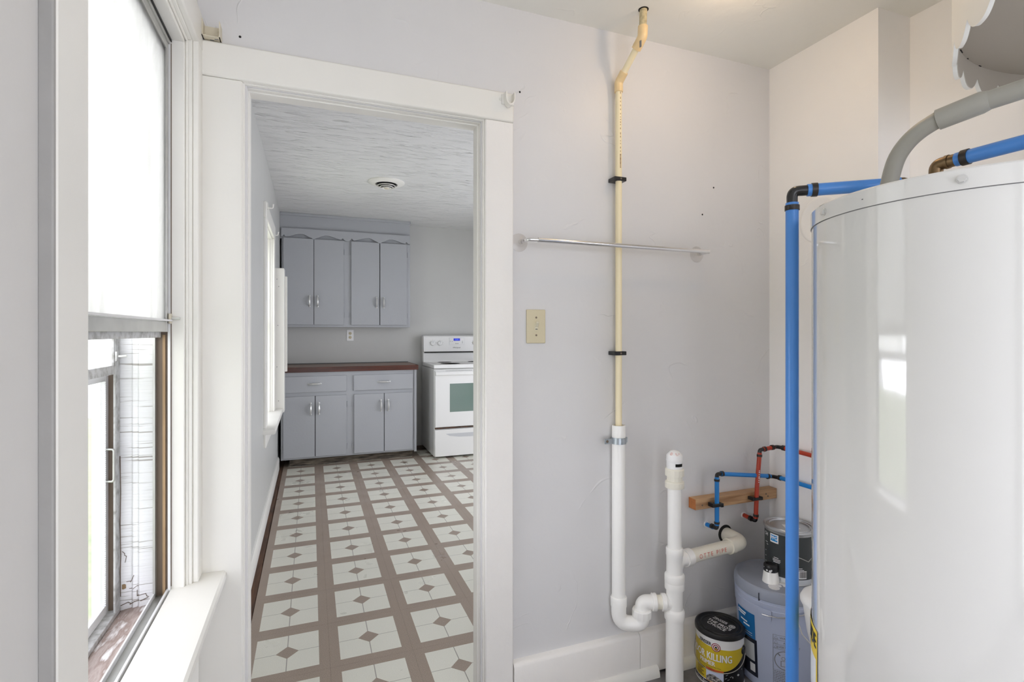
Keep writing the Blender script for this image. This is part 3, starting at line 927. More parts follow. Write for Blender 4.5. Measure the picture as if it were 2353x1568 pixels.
b = MB().box(1.91, 2.04, -1.20, -1.16, .08, 2.07).box(1.91, 2.04, -.04, 0, .08, 2.07).box(1.91, 2.04, -1.16, -.04, .08, .12).box(1.91, 2.04, -1.16, -.04, 2.03, 2.07).box(1.96, 1.99, -1.16, -.04, 1.25, 1.29)
part('frame', b, M['trim'], w5)  # frame of the added side window
part('pane', box(1.974, 1.976, -1.16, -.04, .12, 2.03), M['glass_k'], w5)  # pane of the added side window

# ------------------------------------------------------------------ outdoors
b = MB()
nx, ny = 26, 40
random.seed(5)
g = [[(-0.55 - 14 * (i / nx) ** 1.6, -4 + 16 * j / ny, -.35 + random.uniform(-.02, .02)) for j in range(ny + 1)] for i in range(nx + 1)]
vs = [p for r in g for p in r]
b.add(vs, [(i * (ny + 1) + j, i * (ny + 1) + j + 1, (i + 1) * (ny + 1) + j + 1, (i + 1) * (ny + 1) + j) for i in range(nx) for j in range(ny)])
tag(part('lawn', b, M['grass'], None, (-4, 2, -.35)), 'pale green lawn outside the left window, seen through the screen', 'lawn', None, 'stuff')

# ================================================================== THINGS: KITCHEN
# upper cabinet
uc = thing('upper_cabinet', 'grey four-door wall cabinet with scalloped valance over the kitchen counter', 'cabinet', (0.36, YB, 1.316))
YF = 5.60
part('body', MB().box(-0.272, 0.986, YF, YB, 1.316, 2.20), M['cab'], uc, bevel=.002)
part('soffit', MB().box(-0.287, 0.986, YF + .012, YB, 2.19, KZ - .002), M['cab'], uc)
part('crown_strip', MB().box(-0.287, 0.992, YF - .002, YF + .014, KZ - .028, KZ - .001), M['cab'], uc, bevel=.003)
xs = []
# valance: scrolled lower edge
def val(x):
    """lower edge height of the valance"""
    z = 2.205
    for (x0, x1, pk) in ((-0.235, 0.005, .62), (0.045, 0.285, .38), (0.405, 0.645, .62), (0.69, 0.93, .38)):
        if x0 <= x <= x1:
            t = (x - x0) / (x1 - x0)
            a = t / pk if t < pk else (1 - t) / (1 - pk)
            return z + .034 * (math.sin(a * PI / 2) ** 1.6)
    for (xc_, wd, dz) in ((0.025, .02, -.012), (0.667, .022, -.012), (0.345, .03, -.014)):
        if abs(x - xc_) < wd: return z + dz * (1 - ((x - xc_) / wd) ** 2)
    for xc_ in (-.25, .30, .39, .945):
        if abs(x - xc_) < .014: return z + .02 * (1 - abs(x - xc_) / .014)
    return z
N_ = 150
prof = [(-0.274 + 1.258 * k / N_, val(-0.274 + 1.258 * k / N_)) for k in range(N_ + 1)] + [(0.984, 2.292), (-0.274, 2.292)]
part('valance', MB().prism(prof, 'y', YF - .022, YF - .002), M['cab'], uc, smooth=20)


def pull(parent, x, y, z, vertical=True, L=.104):
    """arched cabinet pull on a front facing -Y"""
    P = []
    for k in range(13):
        t = -1 + 2 * k / 12
        d = .024 * (1 - t ** 4) + .002
        P.append((x, y - d, z + t * L / 2) if vertical else (x + t * L / 2, y - d, z))
    rs = [.0055 + .0042 * (1 - abs(-1 + 2 * k / 12)) for k in range(13)]
    b = MB().tube(P, rs, 10)
    for t in (-1, 1):
        if vertical: b.lathe_y([(.009, 0), (.008, .004), (.005, .006)], (x, y, z + t * L / 2), 12)
        else: b.lathe_y([(.009, 0), (.008, .004), (.005, .006)], (x + t * L / 2, y, z), 12)
    part('handle', b, M['nickel'], parent, (x, y, z), label='satin metal pull handle')


def hinge(parent, x, y, z):
    b = MB().box(x - .010, x + .010, y - .002, y + .001, z - .024, z + .024).tube([(x, y - .004, z - .026), (x, y - .004, z + .026)], .0035, 8)
    part('hinge', b, M['cab'], parent, (x, y, z))


for (x0, x1, hx, hg) in ((-0.256, 0.0235, -0.016, -.262), (0.028, 0.310, 0.060, .318), (0.383, 0.665, 0.635, .376), (0.672, 0.950, 0.708, .958)):
    d = part('door', box(x0, x1, YF - .020, YF - .001, 1.340, 2.197), M['cab'], uc, ((x0 + x1) / 2, YF, 1.77), bevel=.002)
    pull(d, hx, YF - .020, 1.575)
    for z in (2.085, 1.44): hinge(d, hg, YF - .004, z)

for xg in (0.02575, 0.6685):
    part('door_gap_shade', box(xg - .0025, xg + .0025, YF - .008, YF + .001, 1.342, 2.197), M['dark_slot'], uc)  # dark strip painted in for the shadow between paired doors

# base cabinet
bc = thing('base_cabinet', 'grey base cabinet with two drawers and four doors below the brown counter', 'cabinet', (0.36, 5.5, 0))
YF = 5.27
part('body', MB().box(-0.262, 0.990, YF, YB - .005, .075, .889), M['cab'], bc, bevel=.002)
part('toe_kick', MB().box(-0.19, 0.965, YF + .065, YF + .085, 0.0, .076), M['kick'], bc)
part('end_panel', MB().box(0.968, 0.992, YF - .012, YF + .004, .065, .889), M['cab'], bc, bevel=.002)
for (x0, x1, hx) in ((-0.235, 0.316, 0.03), (0.384, 0.956, 0.669)):
    d = part('drawer', box(x0, x1, YF - .016, YF - .001, .700, .850), M['cab'], bc, ((x0 + x1) / 2, YF, .775), bevel=.002)
    pull(d, hx, YF - .016, .779, False, .11)
for (x0, x1, hx, hg) in ((-0.242, 0.032, -0.004, -.25), (0.038, 0.316, 0.069, .326), (0.387, 0.669, 0.640, .378), (0.675, 0.951, 0.711, .962)):
    d = part('door', box(x0, x1, YF - .018, YF - .001, .093, .664), M['cab'], bc, ((x0 + x1) / 2, YF, .38), bevel=.002)
    pull(d, hx, YF - .018, .545)
    for z in (.575, .17): hinge(d, hg, YF - .004, z)
for xg in (0.035, 0.672):
    part('door_gap_shade', box(xg - .003, xg + .003, YF - .006, YF + .001, .095, .664), M['dark_slot'], bc)  # dark strip stands for the shadow in the door gap
# countertop
ct = thing('countertop', 'worn brown countertop with dark red front edge over the base cabinet', 'countertop', (0.36, 5.5, .89))
part('slab', box(-0.280, 1.003, YF - .018, YB - .004, .8895, .934), M['counter_top'], ct)
part('edge_band', box(-0.280, 1.006, YF - .026, YF - .0175, .889, .937), M['counter_edge'], ct, bevel=.002)
part('end_band', box(1.0025, 1.008, YF - .026, YB - .004, .889, .937), M['counter_edge'], ct, bevel=.002)
part('caulk', box(-0.280, 1.0, YB - .012, YB - .001, .934, .943), M['cab_dark'], ct)

# wall outlet on the kitchen back wall
ou = thing('wall_outlet', 'white duplex outlet on the kitchen wall above the counter', 'outlet', (0.388, YB, 1.232))
pl = part('cover_plate', box(0.353, 0.423, YB - .006, YB, 1.174, 1.290), M['label_white'], ou, bevel=.002)
for z in (1.253, 1.211):
    r_ = part('receptacle', MB().lathe_y([(.0165, 0), (.0165, .0075), (.015, .0085)], (.388, YB, z), 20), M['almond'], ou, (.388, YB, z))
    bb_ = MB().box(.381, .3835, YB - .0095, YB - .008, z, z + .008).box(.3925, .395, YB - .0095, YB - .008, z, z + .008).lathe_y([(.0025, .008), (.0025, .0095)], (.388, YB, z - .007), 8)
    part('slot', bb_, M['dark_slot'], r_)
part('screw', MB().lathe_y([(.003, .005), (.0025, .0078)], (.388, YB, 1.232), 8), M['nickel'], ou)

# ceiling vent
cv = thing('ceiling_vent', 'round white ceiling vent with stepped rings in the kitchen ceiling', 'vent', (0.556, 4.21, KZ))
c_ = (0.556, 4.21, KZ)
part('flange', MB().lathe([(.142, 0), (.141, -.006), (.125, -.014), (.095, -.019), (.085, -.019), (.083, -.010), (.083, 0)], c_, 48), M['trim'], cv)
part('duct', MB().lathe([(.083, -.003), (.083, -.001)], c_, 32), M['dark_slot'], cv)
for (r, z) in ((.066, -.030), (.049, -.039), (.032, -.046)):
    part('ring', MB().lathe([(r, z + .006), (r + .005, z - .001), (r + .003, z - .004), (r - .003, z + .006)], c_, 40), M['trim'], cv)
part('hub', MB().lathe([(.012, -.030), (.020, -.046), (.017, -.052), (.004, -.054), (.0005, -.054)], c_, 24), M['tan_plate'], cv)

# range
SX0, SX1, SY = 1.146, 1.908, 5.145
rg = thing('kitchen_range', 'white electric range with blue clock display beside the base cabinet', 'stove', (1.527, 5.45, 0))
part('body', box(SX0, SX1, SY + .012, 5.76, .020, .895), M['enamel'], rg, bevel=.004)
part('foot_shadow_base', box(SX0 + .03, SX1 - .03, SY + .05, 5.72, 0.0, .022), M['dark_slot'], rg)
ck = part('cooktop', box(SX0 - .004, SX1 + .004, SY - .006, 5.70, .900, .940), M['enamel'], rg, bevel=.006)
part('glass_top', box(SX0 + .035, SX1 - .035, SY + .045, 5.66, .9395, .9412), M['cooktop'], ck)
for (x, y, r) in ((1.345, 5.27, .105), (1.71, 5.27, .085), (1.345, 5.53, .08), (1.71, 5.53, .105)):
    part('burner_ring', MB().lathe([(r, 0), (r, .0006), (r - .006, .0006), (r - .006, 0)], (x, y, .9412), 36), M['cooktop_ring'], ck)
bgd = part('backguard', MB().prism([(5.775, .935), (5.69, .935), (5.69, 1.036), (5.70, 1.046), (5.665, 1.052), (5.675, 1.215), (5.69, 1.228), (5.775, 1.228)], 'x', SX0, SX1), M['enamel'], rg, bevel=.003)
part('vent_slot', box(SX0 + .012, SX1 - .012, 5.668, 5.70, 1.040, 1.050), M['dark_slot'], bgd)
def YP(z): return 5.665 + .010 * (z - 1.052) / .163
for x in (1.246, 1.328, 1.727, 1.809):
    k = part('knob', MB().lathe_y([(.027, 0), (.026, .014), (.022, .020), (.0005, .021)], (x, YP(1.145), 1.145), 24), M['enamel'], rg, (x, 5.66, 1.145))
    part('pointer', box(x - .003, x + .003, YP(1.145) - .0235, YP(1.145) - .018, 1.147, 1.167), M['enamel_grey'], k)
    tk = MB()
    for a in range(-120, 121, 40):
        t = math.radians(90 + a)
        cx, cz = x + .037 * math.cos(t), 1.145 + .037 * math.sin(t)
        tk.box(cx - .002, cx + .002, YP(cz) - .0008, YP(cz) + .001, cz - .0012, cz + .0012)
    part('dial_marks', tk, M['ink_grey'], k)['kind'] = 'stuff'
cp = part('control_panel', box(1.433, 1.607, YP(1.16) - .0025, YP(1.16) + .004, 1.124, 1.204), M['enamel'], rg, bevel=.002)
fr = MB()
for (x0, x1, z0, z1) in ((1.433, 1.607, 1.2025, 1.204), (1.433, 1.607, 1.124, 1.1255), (1.433, 1.4345, 1.124, 1.204), (1.6055, 1.607, 1.124, 1.204)):
    fr.box(x0, x1, YP(1.16) - .0032, YP(1.16), z0, z1)
part('panel_outline', fr, M['enamel_grey'], cp)
dp = part('display', box(1.482, 1.556, YP(1.18) - .0042, YP(1.18), 1.170, 1.197), M['lcd'], cp)
part('digits', put_text(MB(), '12:41', .021, lambda x, y: (1.519 + x, YP(1.18) - .0046, 1.1835 + y), .01), M['lcd_txt'], dp)
tk = MB()
for (x, z) in ((1.445, 1.19), (1.465, 1.19), (1.445, 1.165), (1.468, 1.163), (1.572, 1.192), (1.592, 1.192), (1.584, 1.165), (1.584, 1.155), (1.584, 1.145), (1.505, 1.139), (1.515, 1.139), (1.525, 1.139), (1.535, 1.139)):
    tk.box(x - .004, x + .004, YP(z) - .0034, YP(z), z - .0025, z + .0025)
part('buttons', tk, M['ink_grey'], cp)['kind'] = 'stuff'
part('brand_lettering', put_text(MB(), 'Whirlpool', .021, lambda x, y: (1.517 + x + y * .2, YP(1.094) - .0008, 1.094 + y)), M['ink'], bgd)
od = part('oven_door', box(SX0 + .006, SX1 - .006, SY - .018, SY + .014, .312, .885), M['enamel'], rg, (1.527, SY, .6), bevel=.006)
part('window', box(1.302, 1.752, SY - .0195, SY - .016, .462, .747), M['oven_glass'], od, label='greenish oven window')
part('grip_band', box(SX0 + .006, SX1 - .006, SY - .042, SY - .012, .832, .872), M['enamel'], od, bevel=.008, segs=3)
vs_ = MB()
for k in range(18): vs_.box(1.26 + k * .0155, 1.268 + k * .0155, SY - .0188, SY - .016, .875, .8785)
part('vent_slots', vs_, M['dark_slot'], od)
dr = part('storage_drawer', box(SX0 + .004, SX1 - .004, SY - .016, SY + .014, .018, .288), M['enamel'], rg, (1.527, SY, .15), bevel=.006)
gp = [(1.26, .245), (1.794, .245), (1.75, .222), (1.66, .208), (1.527, .203), (1.394, .208), (1.30, .222)]
part('grip_recess', MB().prism(gp, 'y', SY - .0175, SY - .014), M['enamel_grey'], dr)
part('rust_streak', box(SX0 + .008, SX1 - .008, SY - .010, SY + .006, .296, .308), M['subfloor'], rg)

# white wall box beside the kitchen window
wb = thing('wall_panel_box', 'tall narrow white wooden box on the wall past the kitchen window', 'wall box', (XL, 4.78, .60))
part('box_front', box(XL, -.207, 4.69, 4.82, .604, 1.792), M['trim'], wb, bevel=.004)
part('back_leaf', box(XL, -.190, 4.825, 4.865, .93, 1.738), M['trim'], wb, bevel=.003)
for (x, z) in ((-.262, 1.70), (-.248, 1.64), (-.255, 1.32), (-.262, .98), (-.25, .70)):
    part('nail', MB().lathe_y([(.003, 0), (.002, .001)], (x, 4.69, z), 8), M['ink'], wb)


def rod_hook(loc, label, s=1.0):
    x, y, z = loc
    t = thing('curtain_bracket', label, 'bracket', loc, 'curtain brackets on the kitchen window head')
    part('plate', box(x, x + .004, y - .018, y + .018, z - .022, z + .022), M['trim'], t, bevel=.001)
    part('hook', MB().tube(fillet([(x + .003, y, z - .012), (x + .032, y, z - .014), (x + .036, y, z + .014)], .01, 4), .005, 10), M['trim'], t)


rod_hook((XL + .018, 3.80, 2.118 - .02), 'small curtain bracket at the near end of the kitchen window head')
rod_hook((XL + .001, 4.70, 2.075), 'white curtain bracket just past the far end of the kitchen window head')

# ================================================================== THINGS: UTILITY ROOM
# blind bracket in the upper left corner
x0, x1, z0, z1 = -.2715, -.229, 2.052, 2.096
bk = thing('blind_bracket', 'open beige blind bracket with slots above the doorway casing corner', 'bracket', (-.237, YD, 2.055))
part('back_plate', box(x0, x1, YD - .003, YD, z0, z1), M['tan_plate'], bk)
part('side_plate', box(x0, x0 + .002, YD - .040, YD - .002, z0, z1), M['tan_plate'], bk)
part('side_plate', box(x1 - .002, x1, YD - .040, YD - .002, z0, z1), M['tan_plate'], bk)
bt = part('bottom_plate', box(x0, x1, YD - .040, YD - .002, z0, z0 + .002), M['tan_plate'], bk)
sl = MB()
for (x, y) in ((-.262, -.012), (-.250, -.020), (-.238, -.028)):
    sl.box(x - .005, x + .005, YD + y - .0018, YD + y + .0018, z0 - .0004, z0 + .0003)
part('slot', sl, M['ink_grey'], bt)
# rod holder on the casing's right top corner
rh = thing('rod_holder', 'painted-over white rod holder cup on the top right corner of the door casing', 'bracket', (.596, 1.606, 2.02))
cxh, czh = .603, 2.020
part('back_plate', box(cxh - .022, cxh + .020, 1.602, 1.607, czh - .012, czh + .020), M['trim'], rh, bevel=.001)
b = MB()
U = [(cxh - .016 * math.cos(a) * 1.0, czh + .004 - .026 * math.sin(a)) for a in [PI * k / 12 for k in range(13)]]
U = [(cxh - .016, czh + .020)] + U + [(cxh + .016, czh + .020)]
Ui = [(cxh + (p[0] - cxh) * .78, czh + .003 + (p[1] - czh - .003) * .78 + (.0045 if p[1] > czh + .015 else 0)) for p in U]
n = len(U)
vs = [(p[0], 1.578, p[1]) for p in U] + [(p[0], 1.603, p[1]) for p in U] + [(p[0], 1.578, p[1]) for p in Ui] + [(p[0], 1.603, p[1]) for p in Ui]
fs = []
for i in range(n - 1):
    fs += [(i, i + 1, n + i + 1, n + i), (2 * n + i, 3 * n + i, 3 * n + i + 1, 2 * n + i + 1), (i, 2 * n + i, 2 * n + i + 1, i + 1), (n + i, n + i + 1, 3 * n + i + 1, 3 * n + i)]
fs += [(0, n, 3 * n, 2 * n), (n - 1, 3 * n - 1, 4 * n - 1, 2 * n - 1)]
part('cup', MB().add(vs, fs), M['trim'], rh)
part('screw', MB().lathe_y([(.005, 0), (.004, .003), (.001, .004)], (cxh - .026, 1.607, czh + .004), 10), M['trim'], rh)
part('screw', MB().lathe_y([(.004, 0), (.003, .003), (.001, .004)], (cxh + .017, 1.602, czh + .004), 10), M['bronze'], rh)

# towel bar
tbz = 1.563
tw = thing('towel_bar', 'chrome towel bar on clear suction cups across the cream pipe', 'towel bar', (1.02, YD, tbz))
for (xc_, z) in ((.652, tbz), (1.392, tbz)):
    cup = part('suction_cup', MB().lathe_y([(.031, 0), (.030, .002), (.018, .005), (.008, .010), (.008, .018), (.003, .020)], (xc_, YD - .0005, z), 28), M['clear'] if 'clear' in M else M.setdefault('clear', clear_plastic('clear_suction_plastic')), tw, (xc_, YD, z), label='clear suction cup')
    part('hub', MB().lathe_y([(.0075, .012), (.0075, .024), (.005, .026)], (xc_, YD, z), 14), M['clear'], cup)
b = MB().tube(fillet([(.655, YD - .02, tbz), (.655, 1.562, tbz), (.70, 1.558, tbz)], .02, 6), .0062, 12)
part('end_arm', b, M['chrome'], tw)
b = MB().tube(fillet([(1.392, YD - .02, tbz), (1.392, 1.562, tbz), (1.35, 1.558, tbz)], .014, 6), .0062, 12)
part('end_arm', b, M['chrome'], tw)
part('bar', MB().tube([(.690, 1.558, tbz), (1.388, 1.558, tbz)], .0078, 16), M['chrome'], tw)

# light switch
sw = thing('light_switch', 'almond toggle light switch on the wall right of the doorway', 'switch', (.712, YD, 1.283))
x0, x1, z0, z1 = .6775, .7475, 1.224, 1.3385
part('cover_plate', box(x0, x1, YD - .0065, YD, z0, z1), M['almond'], sw, bevel=.003, segs=3)
xm = .7125
for z in (1.3115, 1.2515):
    s_ = part('screw', MB().lathe_y([(.0038, .005), (.0034, .0074), (.001, .0078)], (xm, YD, z), 12), M['bronze'], sw)
tg = part('toggle_frame', box(xm - .0062, xm + .0062, YD - .0085, YD - .005, 1.2695, 1.2945), M['ivory'], sw, bevel=.001)
part('toggle', MB().prism([(YD - .006, 1.2785), (YD - .006, 1.2925), (YD - .0185, 1.2985), (YD - .0205, 1.2930), (YD - .0105, 1.2790)], 'x', xm - .0048, xm + .0048), M['ivory'], tg, bevel=.0012)
part('toggle_slot', box(xm - .004, xm + .004, YD - .0088, YD - .0078, 1.2712, 1.2735), M['dark_slot'], tg)

# ---------------- condensate line (cream) -------------------------------------------------
CX_, CY_ = 1.0225, 1.600
cl = thing('condensate_pipe', 'thin cream plastic pipe dropping from the ceiling into the white standpipe', 'pipe', (CX_, CY_, .90))
top = [(CX_, CY_, .90), (CX_, CY_, 2.145)]
part('riser', MB().tube(top, .0115, 18), M['cpvc'], cl, label='cream vertical pipe')
e1 = (CX_, CY_, 2.152); e2 = (1.0405, 1.482, 2.256); e3 = (1.0415, 1.478, CZ)
def lerp(a, b_, t): return tuple(a[i] + (b_[i] - a[i]) * t for i in range(3))
part('elbow', MB().tube(fillet([lerp(e1, top[0], .028), e1, lerp(e1, e2, .24)], .02, 6), .0150, 18), M['cpvc_glue'], cl, label='amber glued elbow')
part('offset', MB().tube([lerp(e1, e2, .05), lerp(e1, e2, .95)], .0113, 18), M['cpvc'], cl)
part('elbow', MB().tube(fillet([lerp(e2, e1, .26), e2, lerp(e2, e3, .38)], .022, 6), .0165, 18), M['cpvc_glue'], cl)
part('ceiling_stub', MB().tube([lerp(e2, e3, .2), (1.0415, 1.478, CZ + .01)], .0125, 18), M['old_pipe'], cl, label='speckled grey stub at the ceiling')
part('ceiling_hole', MB().lathe([(.017, 0), (.017, -.0012), (.0005, -.0013)], (1.0415, 1.478, CZ), 20), M['dark_slot'], cl)
cyp = Cyl((CX_, CY_, 0), .0115)
b = MB()
random.seed(11)
z = 1.86
while z < 2.12:
    l_ = random.uniform(.003, .008)
    cyp.patch(27, 39, z, z + l_, .0003, 3, b)
    z += l_ + random.uniform(.004, .011)
for k in range(12):
    cyp.patch(20, 48, 1.845 + k * .0042, 1.8475 + k * .0042, .0003, 3, b)
part('printed_marks', b, M['ink_brown'], cl)
e2d = Vector(e2)
part('glue_label', MB().box(1.0255, 1.0285, 1.470, 1.478, 2.215, 2.236), M['ink_grey'], cl)
for zc in (1.806, 1.187):
    k = part('pipe_clip', box(CX_ - .0245, CX_ + .0245, CY_ - .0135, YD, zc - .007, zc + .007), M['black'], cl, (CX_, CY_, zc), bevel=.002, label='black pipe clip')
    part('clip_screw', MB().lathe_y([(.0035, 0), (.003, .0018), (.001, .002)], (CX_ + .001, CY_ - .0135, zc), 10), M['bronze'], k)

# ---------------- white drain with trap ----------------------------------------------------
AX, AY = 1.0225, 1.600
BX, BY = 1.2016, 1.520
R15 = .0241
dn = thing('drain_pipe', 'white plastic drain with trap, vent stack and side branch against the wall', 'pipe', (BX, BY, 0))
# receiving pipe A (hollow top)
b = MB().lathe([(R15, .315), (R15, .931), (R15 - .004, .931), (R15 - .004, .80), (.001, .80)], (AX, AY, 0), 28)
part('receiving_pipe', b, M['pvc'], dn)
# strap with ear
b = MB().lathe([(R15 + .0005, .866), (R15 + .003, .866), (R15 + .003, .888), (R15 + .0005, .888)], (AX, AY, 0), 28)
b.box(AX - .060, AX - R15 + .002, AY - .006, AY - .003, .868, .886).box(AX + R15 - .002, AX + .034, AY - .004, AY - .001, .868, .886)
b.tube([(AX - .058, AY - .0045, .877), (AX - .0581, AY - .0045, .877)], .004, 8)
sp2 = part('strap', b, M['galv'], dn, label='galvanised pipe strap')
part('strap_screw', MB().lathe_y([(.005, 0), (.004, .002), (.001, .003)], (AX - .050, AY - .006, .877), 10), M['bronze'], sp2)
# trap geometry
tr2 = (1.0965, 1.565)      # foot of the rising leg
part('trap_collar', MB().lathe([(R15, .286), (.0285, .288), (.0292, .318), (.0275, .322), (R15, .322)], (AX, AY, 0), 28), M['pvc'], dn)
low = .226
P = fillet([(AX, AY, .312), (AX, AY, low), (tr2[0], tr2[1], low), (tr2[0], tr2[1], .275)], .043, 9)
part('trap_bend', MB().tube(P, .0262, 24), M['pvc'], dn, smooth=60)
b = MB().lathe([(.0262, .250), (.0335, .252), (.0345, .256), (.0345, .277), (.0315, .281), (.0262, .281)], (tr2[0], tr2[1], 0), 12)
part('slip_nut', b, M['pvc'], dn, smooth=20)
dirx = Vector((BX - tr2[0], BY - tr2[1], 0)).normalized()
upz = .3045
s0 = Vector((tr2[0], tr2[1], upz))
P = fillet([(tr2[0], tr2[1], .262), tuple(s0), tuple(s0 + dirx * .042)], .042, 9)
part('trap_elbow', MB().tube(P, .0248, 24), M['pvc'], dn, smooth=60)
a0 = s0 + dirx * .034; a1 = s0 + dirx * .050
part('elbow_collar', MB().tube([a0, a0 + dirx * .001, a1 - dirx * .001, a1], [.0285, .0300, .0300, .0285], 24), M['pvc'], dn)
part('trap_arm', MB().tube([a1 - dirx * .002, a1 + dirx * .026], R15, 24), M['pvc_old'], dn)
a2 = a1 + dirx * .018
part('tee_collar', MB().tube([a2, a2 + dirx * .001, a2 + dirx * .015, a2 + dirx * .016], [.0285, .0300, .0300, .0285], 24), M['pvc'], dn)
part('tee_branch', MB().tube(fillet([tuple(a2 + dirx * .012), (BX - dirx.x * .004, BY - dirx.y * .004, upz), (BX, BY, upz - .05)], .04, 8), .0252, 24), M['pvc'], dn, smooth=60)
# stack B from the floor up
part('floor_pipe', MB().lathe([(.0302, 0), (.0302, .262)], (BX, BY, 0), 32), M['pvc'], dn)
part('hub_collar', MB().lathe([(.0302, .246), (.0345, .248), (.0352, .252), (.0352, .275), (.033, .280), (.0285, .284)], (BX, BY, 0), 32), M['pvc'], dn)
part('lower_tee', MB().lathe([(.0285, .278), (.0285, .358)], (BX, BY, 0), 32), M['pvc'], dn)
part('coupling', MB().lathe([(.0285, .352), (.0335, .354), (.034, .358), (.034, .377), (.0336, .3785), (.034, .380), (.0345, .382), (.0345, .402), (.033, .406), (.0290, .410)], (BX, BY, 0), 32), M['pvc'], dn)
part('upper_wye', MB().lathe([(.0282, .405), (.0282, .470), (.0300, .474), (.0300, .497), (.0280, .500), (R15, .500)], (BX, BY, 0), 32), M['pvc'], dn)
part('vent_pipe', MB().lathe([(R15, .495), (R15, .725)], (BX, BY, 0), 28), M['pvc'], dn)
part('adapter', MB().lathe([(R15, .711), (.0325, .712), (.0335, .715), (.0335, .732), (.032, .735), (.0275, .737), (.0272, .752), (.0275, .754), (.033, .755), (.033, .776), (.031, .780), (.028, .781)], (BX, BY, 0), 14), M['pvc_old'], dn, smooth=25, label='cream threaded adapter')
av = part('air_valve', MB().lathe([(.0275, .778), (.0275, .806), (.0290, .807), (.0290, .812), (.0280, .8125), (.0280, .826), (.0262, .830), (.0150, .841), (.0060, .8445), (.0005, .845)], (BX, BY, 0), 32), M['label_white'], dn, label='white capped air admittance valve')
cyb = Cyl((BX, BY, 0), .0275)
part('air_slot', cyb.patch(6, 66, .790, .8005, .0004), M['dark_slot'], av)
cone = Cyl((BX, BY, .829), .0272, .0152, .0122)
b = MB()
cone.disc(-28, .0052, .0042, .0005, .0034, 20, b); cone.disc(-28, .0052, .0022, .0005, .0016, 16, b)
cone.text(b, 'Es', 14, .0062, .0062, 0, .0006); cone.text(b, 'ev', 42, .0062, .0062, 0, .0006); cone.text(b, 'VENT', 20, .0015, .0036, 0, .0006)
part('red_print', b, M['ink_red'], av)
# side branch to the wall
br0 = Vector((BX, BY, .452)); br1 = Vector((1.520, 1.555, .452)); 
bd = (br1 - br0).normalized()
part('wye_branch', MB().tube(fillet([(BX, BY, .418), tuple(br0 + bd * .012), tuple(br0 + bd * .060)], .03, 7), .0262, 24), M['pvc'], dn, smooth=60)
part('branch_collar', MB().tube([br0 + bd * .046, br0 + bd * .047, br0 + bd * .074, br0 + bd * .075], [.0262, .0300, .0300, .0262], 24), M['pvc'], dn)
bp_ = part('branch_pipe', MB().tube([br0 + bd * .06, br1 - bd * .03], R15, 28), M['pvc_old'], dn)
part('branch_collar', MB().tube([br1 - bd * .050, br1 - bd * .049, br1 - bd * .026, br1 - bd * .025], [.0262, .0296, .0296, .0262], 24), M['pvc_old'], dn)
hole = Vector((1.5375, YD - .0, .460))
part('wall_elbow', MB().tube(fillet([tuple(br1 - bd * .03), (1.5435, 1.5560, .455), tuple(hole + Vector((0.001, -.015, 0))), tuple(hole)], .034, 9), .0268, 24), M['pvc_old'], dn, smooth=60)
part('wall_hole', MB().lathe_y([(.034, 0), (.0335, .001), (.0005, .0012)], (hole.x - .005, YD, hole.z + .004), 24), M['dark_slot'], dn)
# red printing along the branch pipe
ax_ = bd; f_ = Vector((0, 0, 1)); side = Vector((bd.y, -bd.x, 0))   # side points to the photographer
def on_branch(x, y):
    a = y / (R15 + .0004) + .12
    return br0 + bd * (.165 + x) + (side * math.cos(a) + f_ * math.sin(a)) * (R15 + .0018)
part('red_print', put_text(MB(), 'O T T E   P I P E', .0205, on_branch, 0, 1.0), M['ink_red'], bp_)

# ---------------- wood cleat and PEX stubs -------------------------------------------------
cb = thing('wood_cleat', 'short pine block screwed to the wall behind the thin pipes', 'wood block', (1.55, YD, .60))
part('block', box(1.3555, XR - .002, 1.592, YD, .5885, .6290), M['lumber'], cb, bevel=.0015)
part('cut_end', box(1.3545, 1.3560, 1.5925, YD - .0005, .589, .6285), M['lumber_end'], cb)
for (x, z) in ((1.387, .604), (1.458, .597), (1.706, .612), (1.716, .602), (1.44, .606)):
    part('screw_head', MB().lathe_y([(.0036, 0), (.003, .0008), (.0005, .001)], (x, 1.592, z), 10), M['bronze'], cb)


def pex_ring(p0, p1, r, parent, m=None):
    part('crimp_ring', MB().tube([p0, p1], r, 20), m or M['crimp'], parent)


RP = .0083
# blue line
BXp, BYp = 1.4385, 1.572
bl = thing('blue_supply_line', 'thin blue water line rising over the wood block and turning along the right wall', 'pipe', (BXp, BYp, .52))
zc_top, zc_bot = .722, .516
part('riser', MB().tube([(BXp, BYp, zc_bot + .012), (BXp, BYp, zc_top - .010)], RP, 16), M['blue_pex2'], bl)
k2 = (1.728, 1.580, .683)
part('cross_run', MB().tube([(BXp + .018, BYp, zc_top), (k2[0] - .014, k2[1], k2[2] + .003)], RP, 16), M['blue_pex2'], bl)
k3 = (1.738, 1.40, .684)
part('wall_run', MB().tube([(1.7365, k2[1] - .022, .684), (1.742, 1.20, .684), (1.742, 1.195, .684)], RP, 16), M['blue_pex2'], bl)
part('wall_stub', MB().tube([(BXp + .0005, BYp + .020, zc_bot - .002), (BXp + .001, YD + .005, zc_bot - .004)], RP, 16), M['blue_pex2'], bl)
part('elbow', MB().tube(fillet([(BXp, BYp, zc_top - .022), (BXp, BYp, zc_top), (BXp + .024, BYp, zc_top)], .008, 6), .0075, 14), M['black_fit'], bl)
part('elbow', MB().tube(fillet([(BXp, BYp, zc_bot + .022), (BXp, BYp, zc_bot), (BXp, BYp + .026, zc_bot)], .008, 6), .0075, 14), M['black_fit'], bl)
part('elbow', MB().tube(fillet([(k2[0] - .022, k2[1], k2[2] + .003), k2, (1.736, k2[1] - .03, .684)], .008, 6), .0075, 14), M['black_fit'], bl)
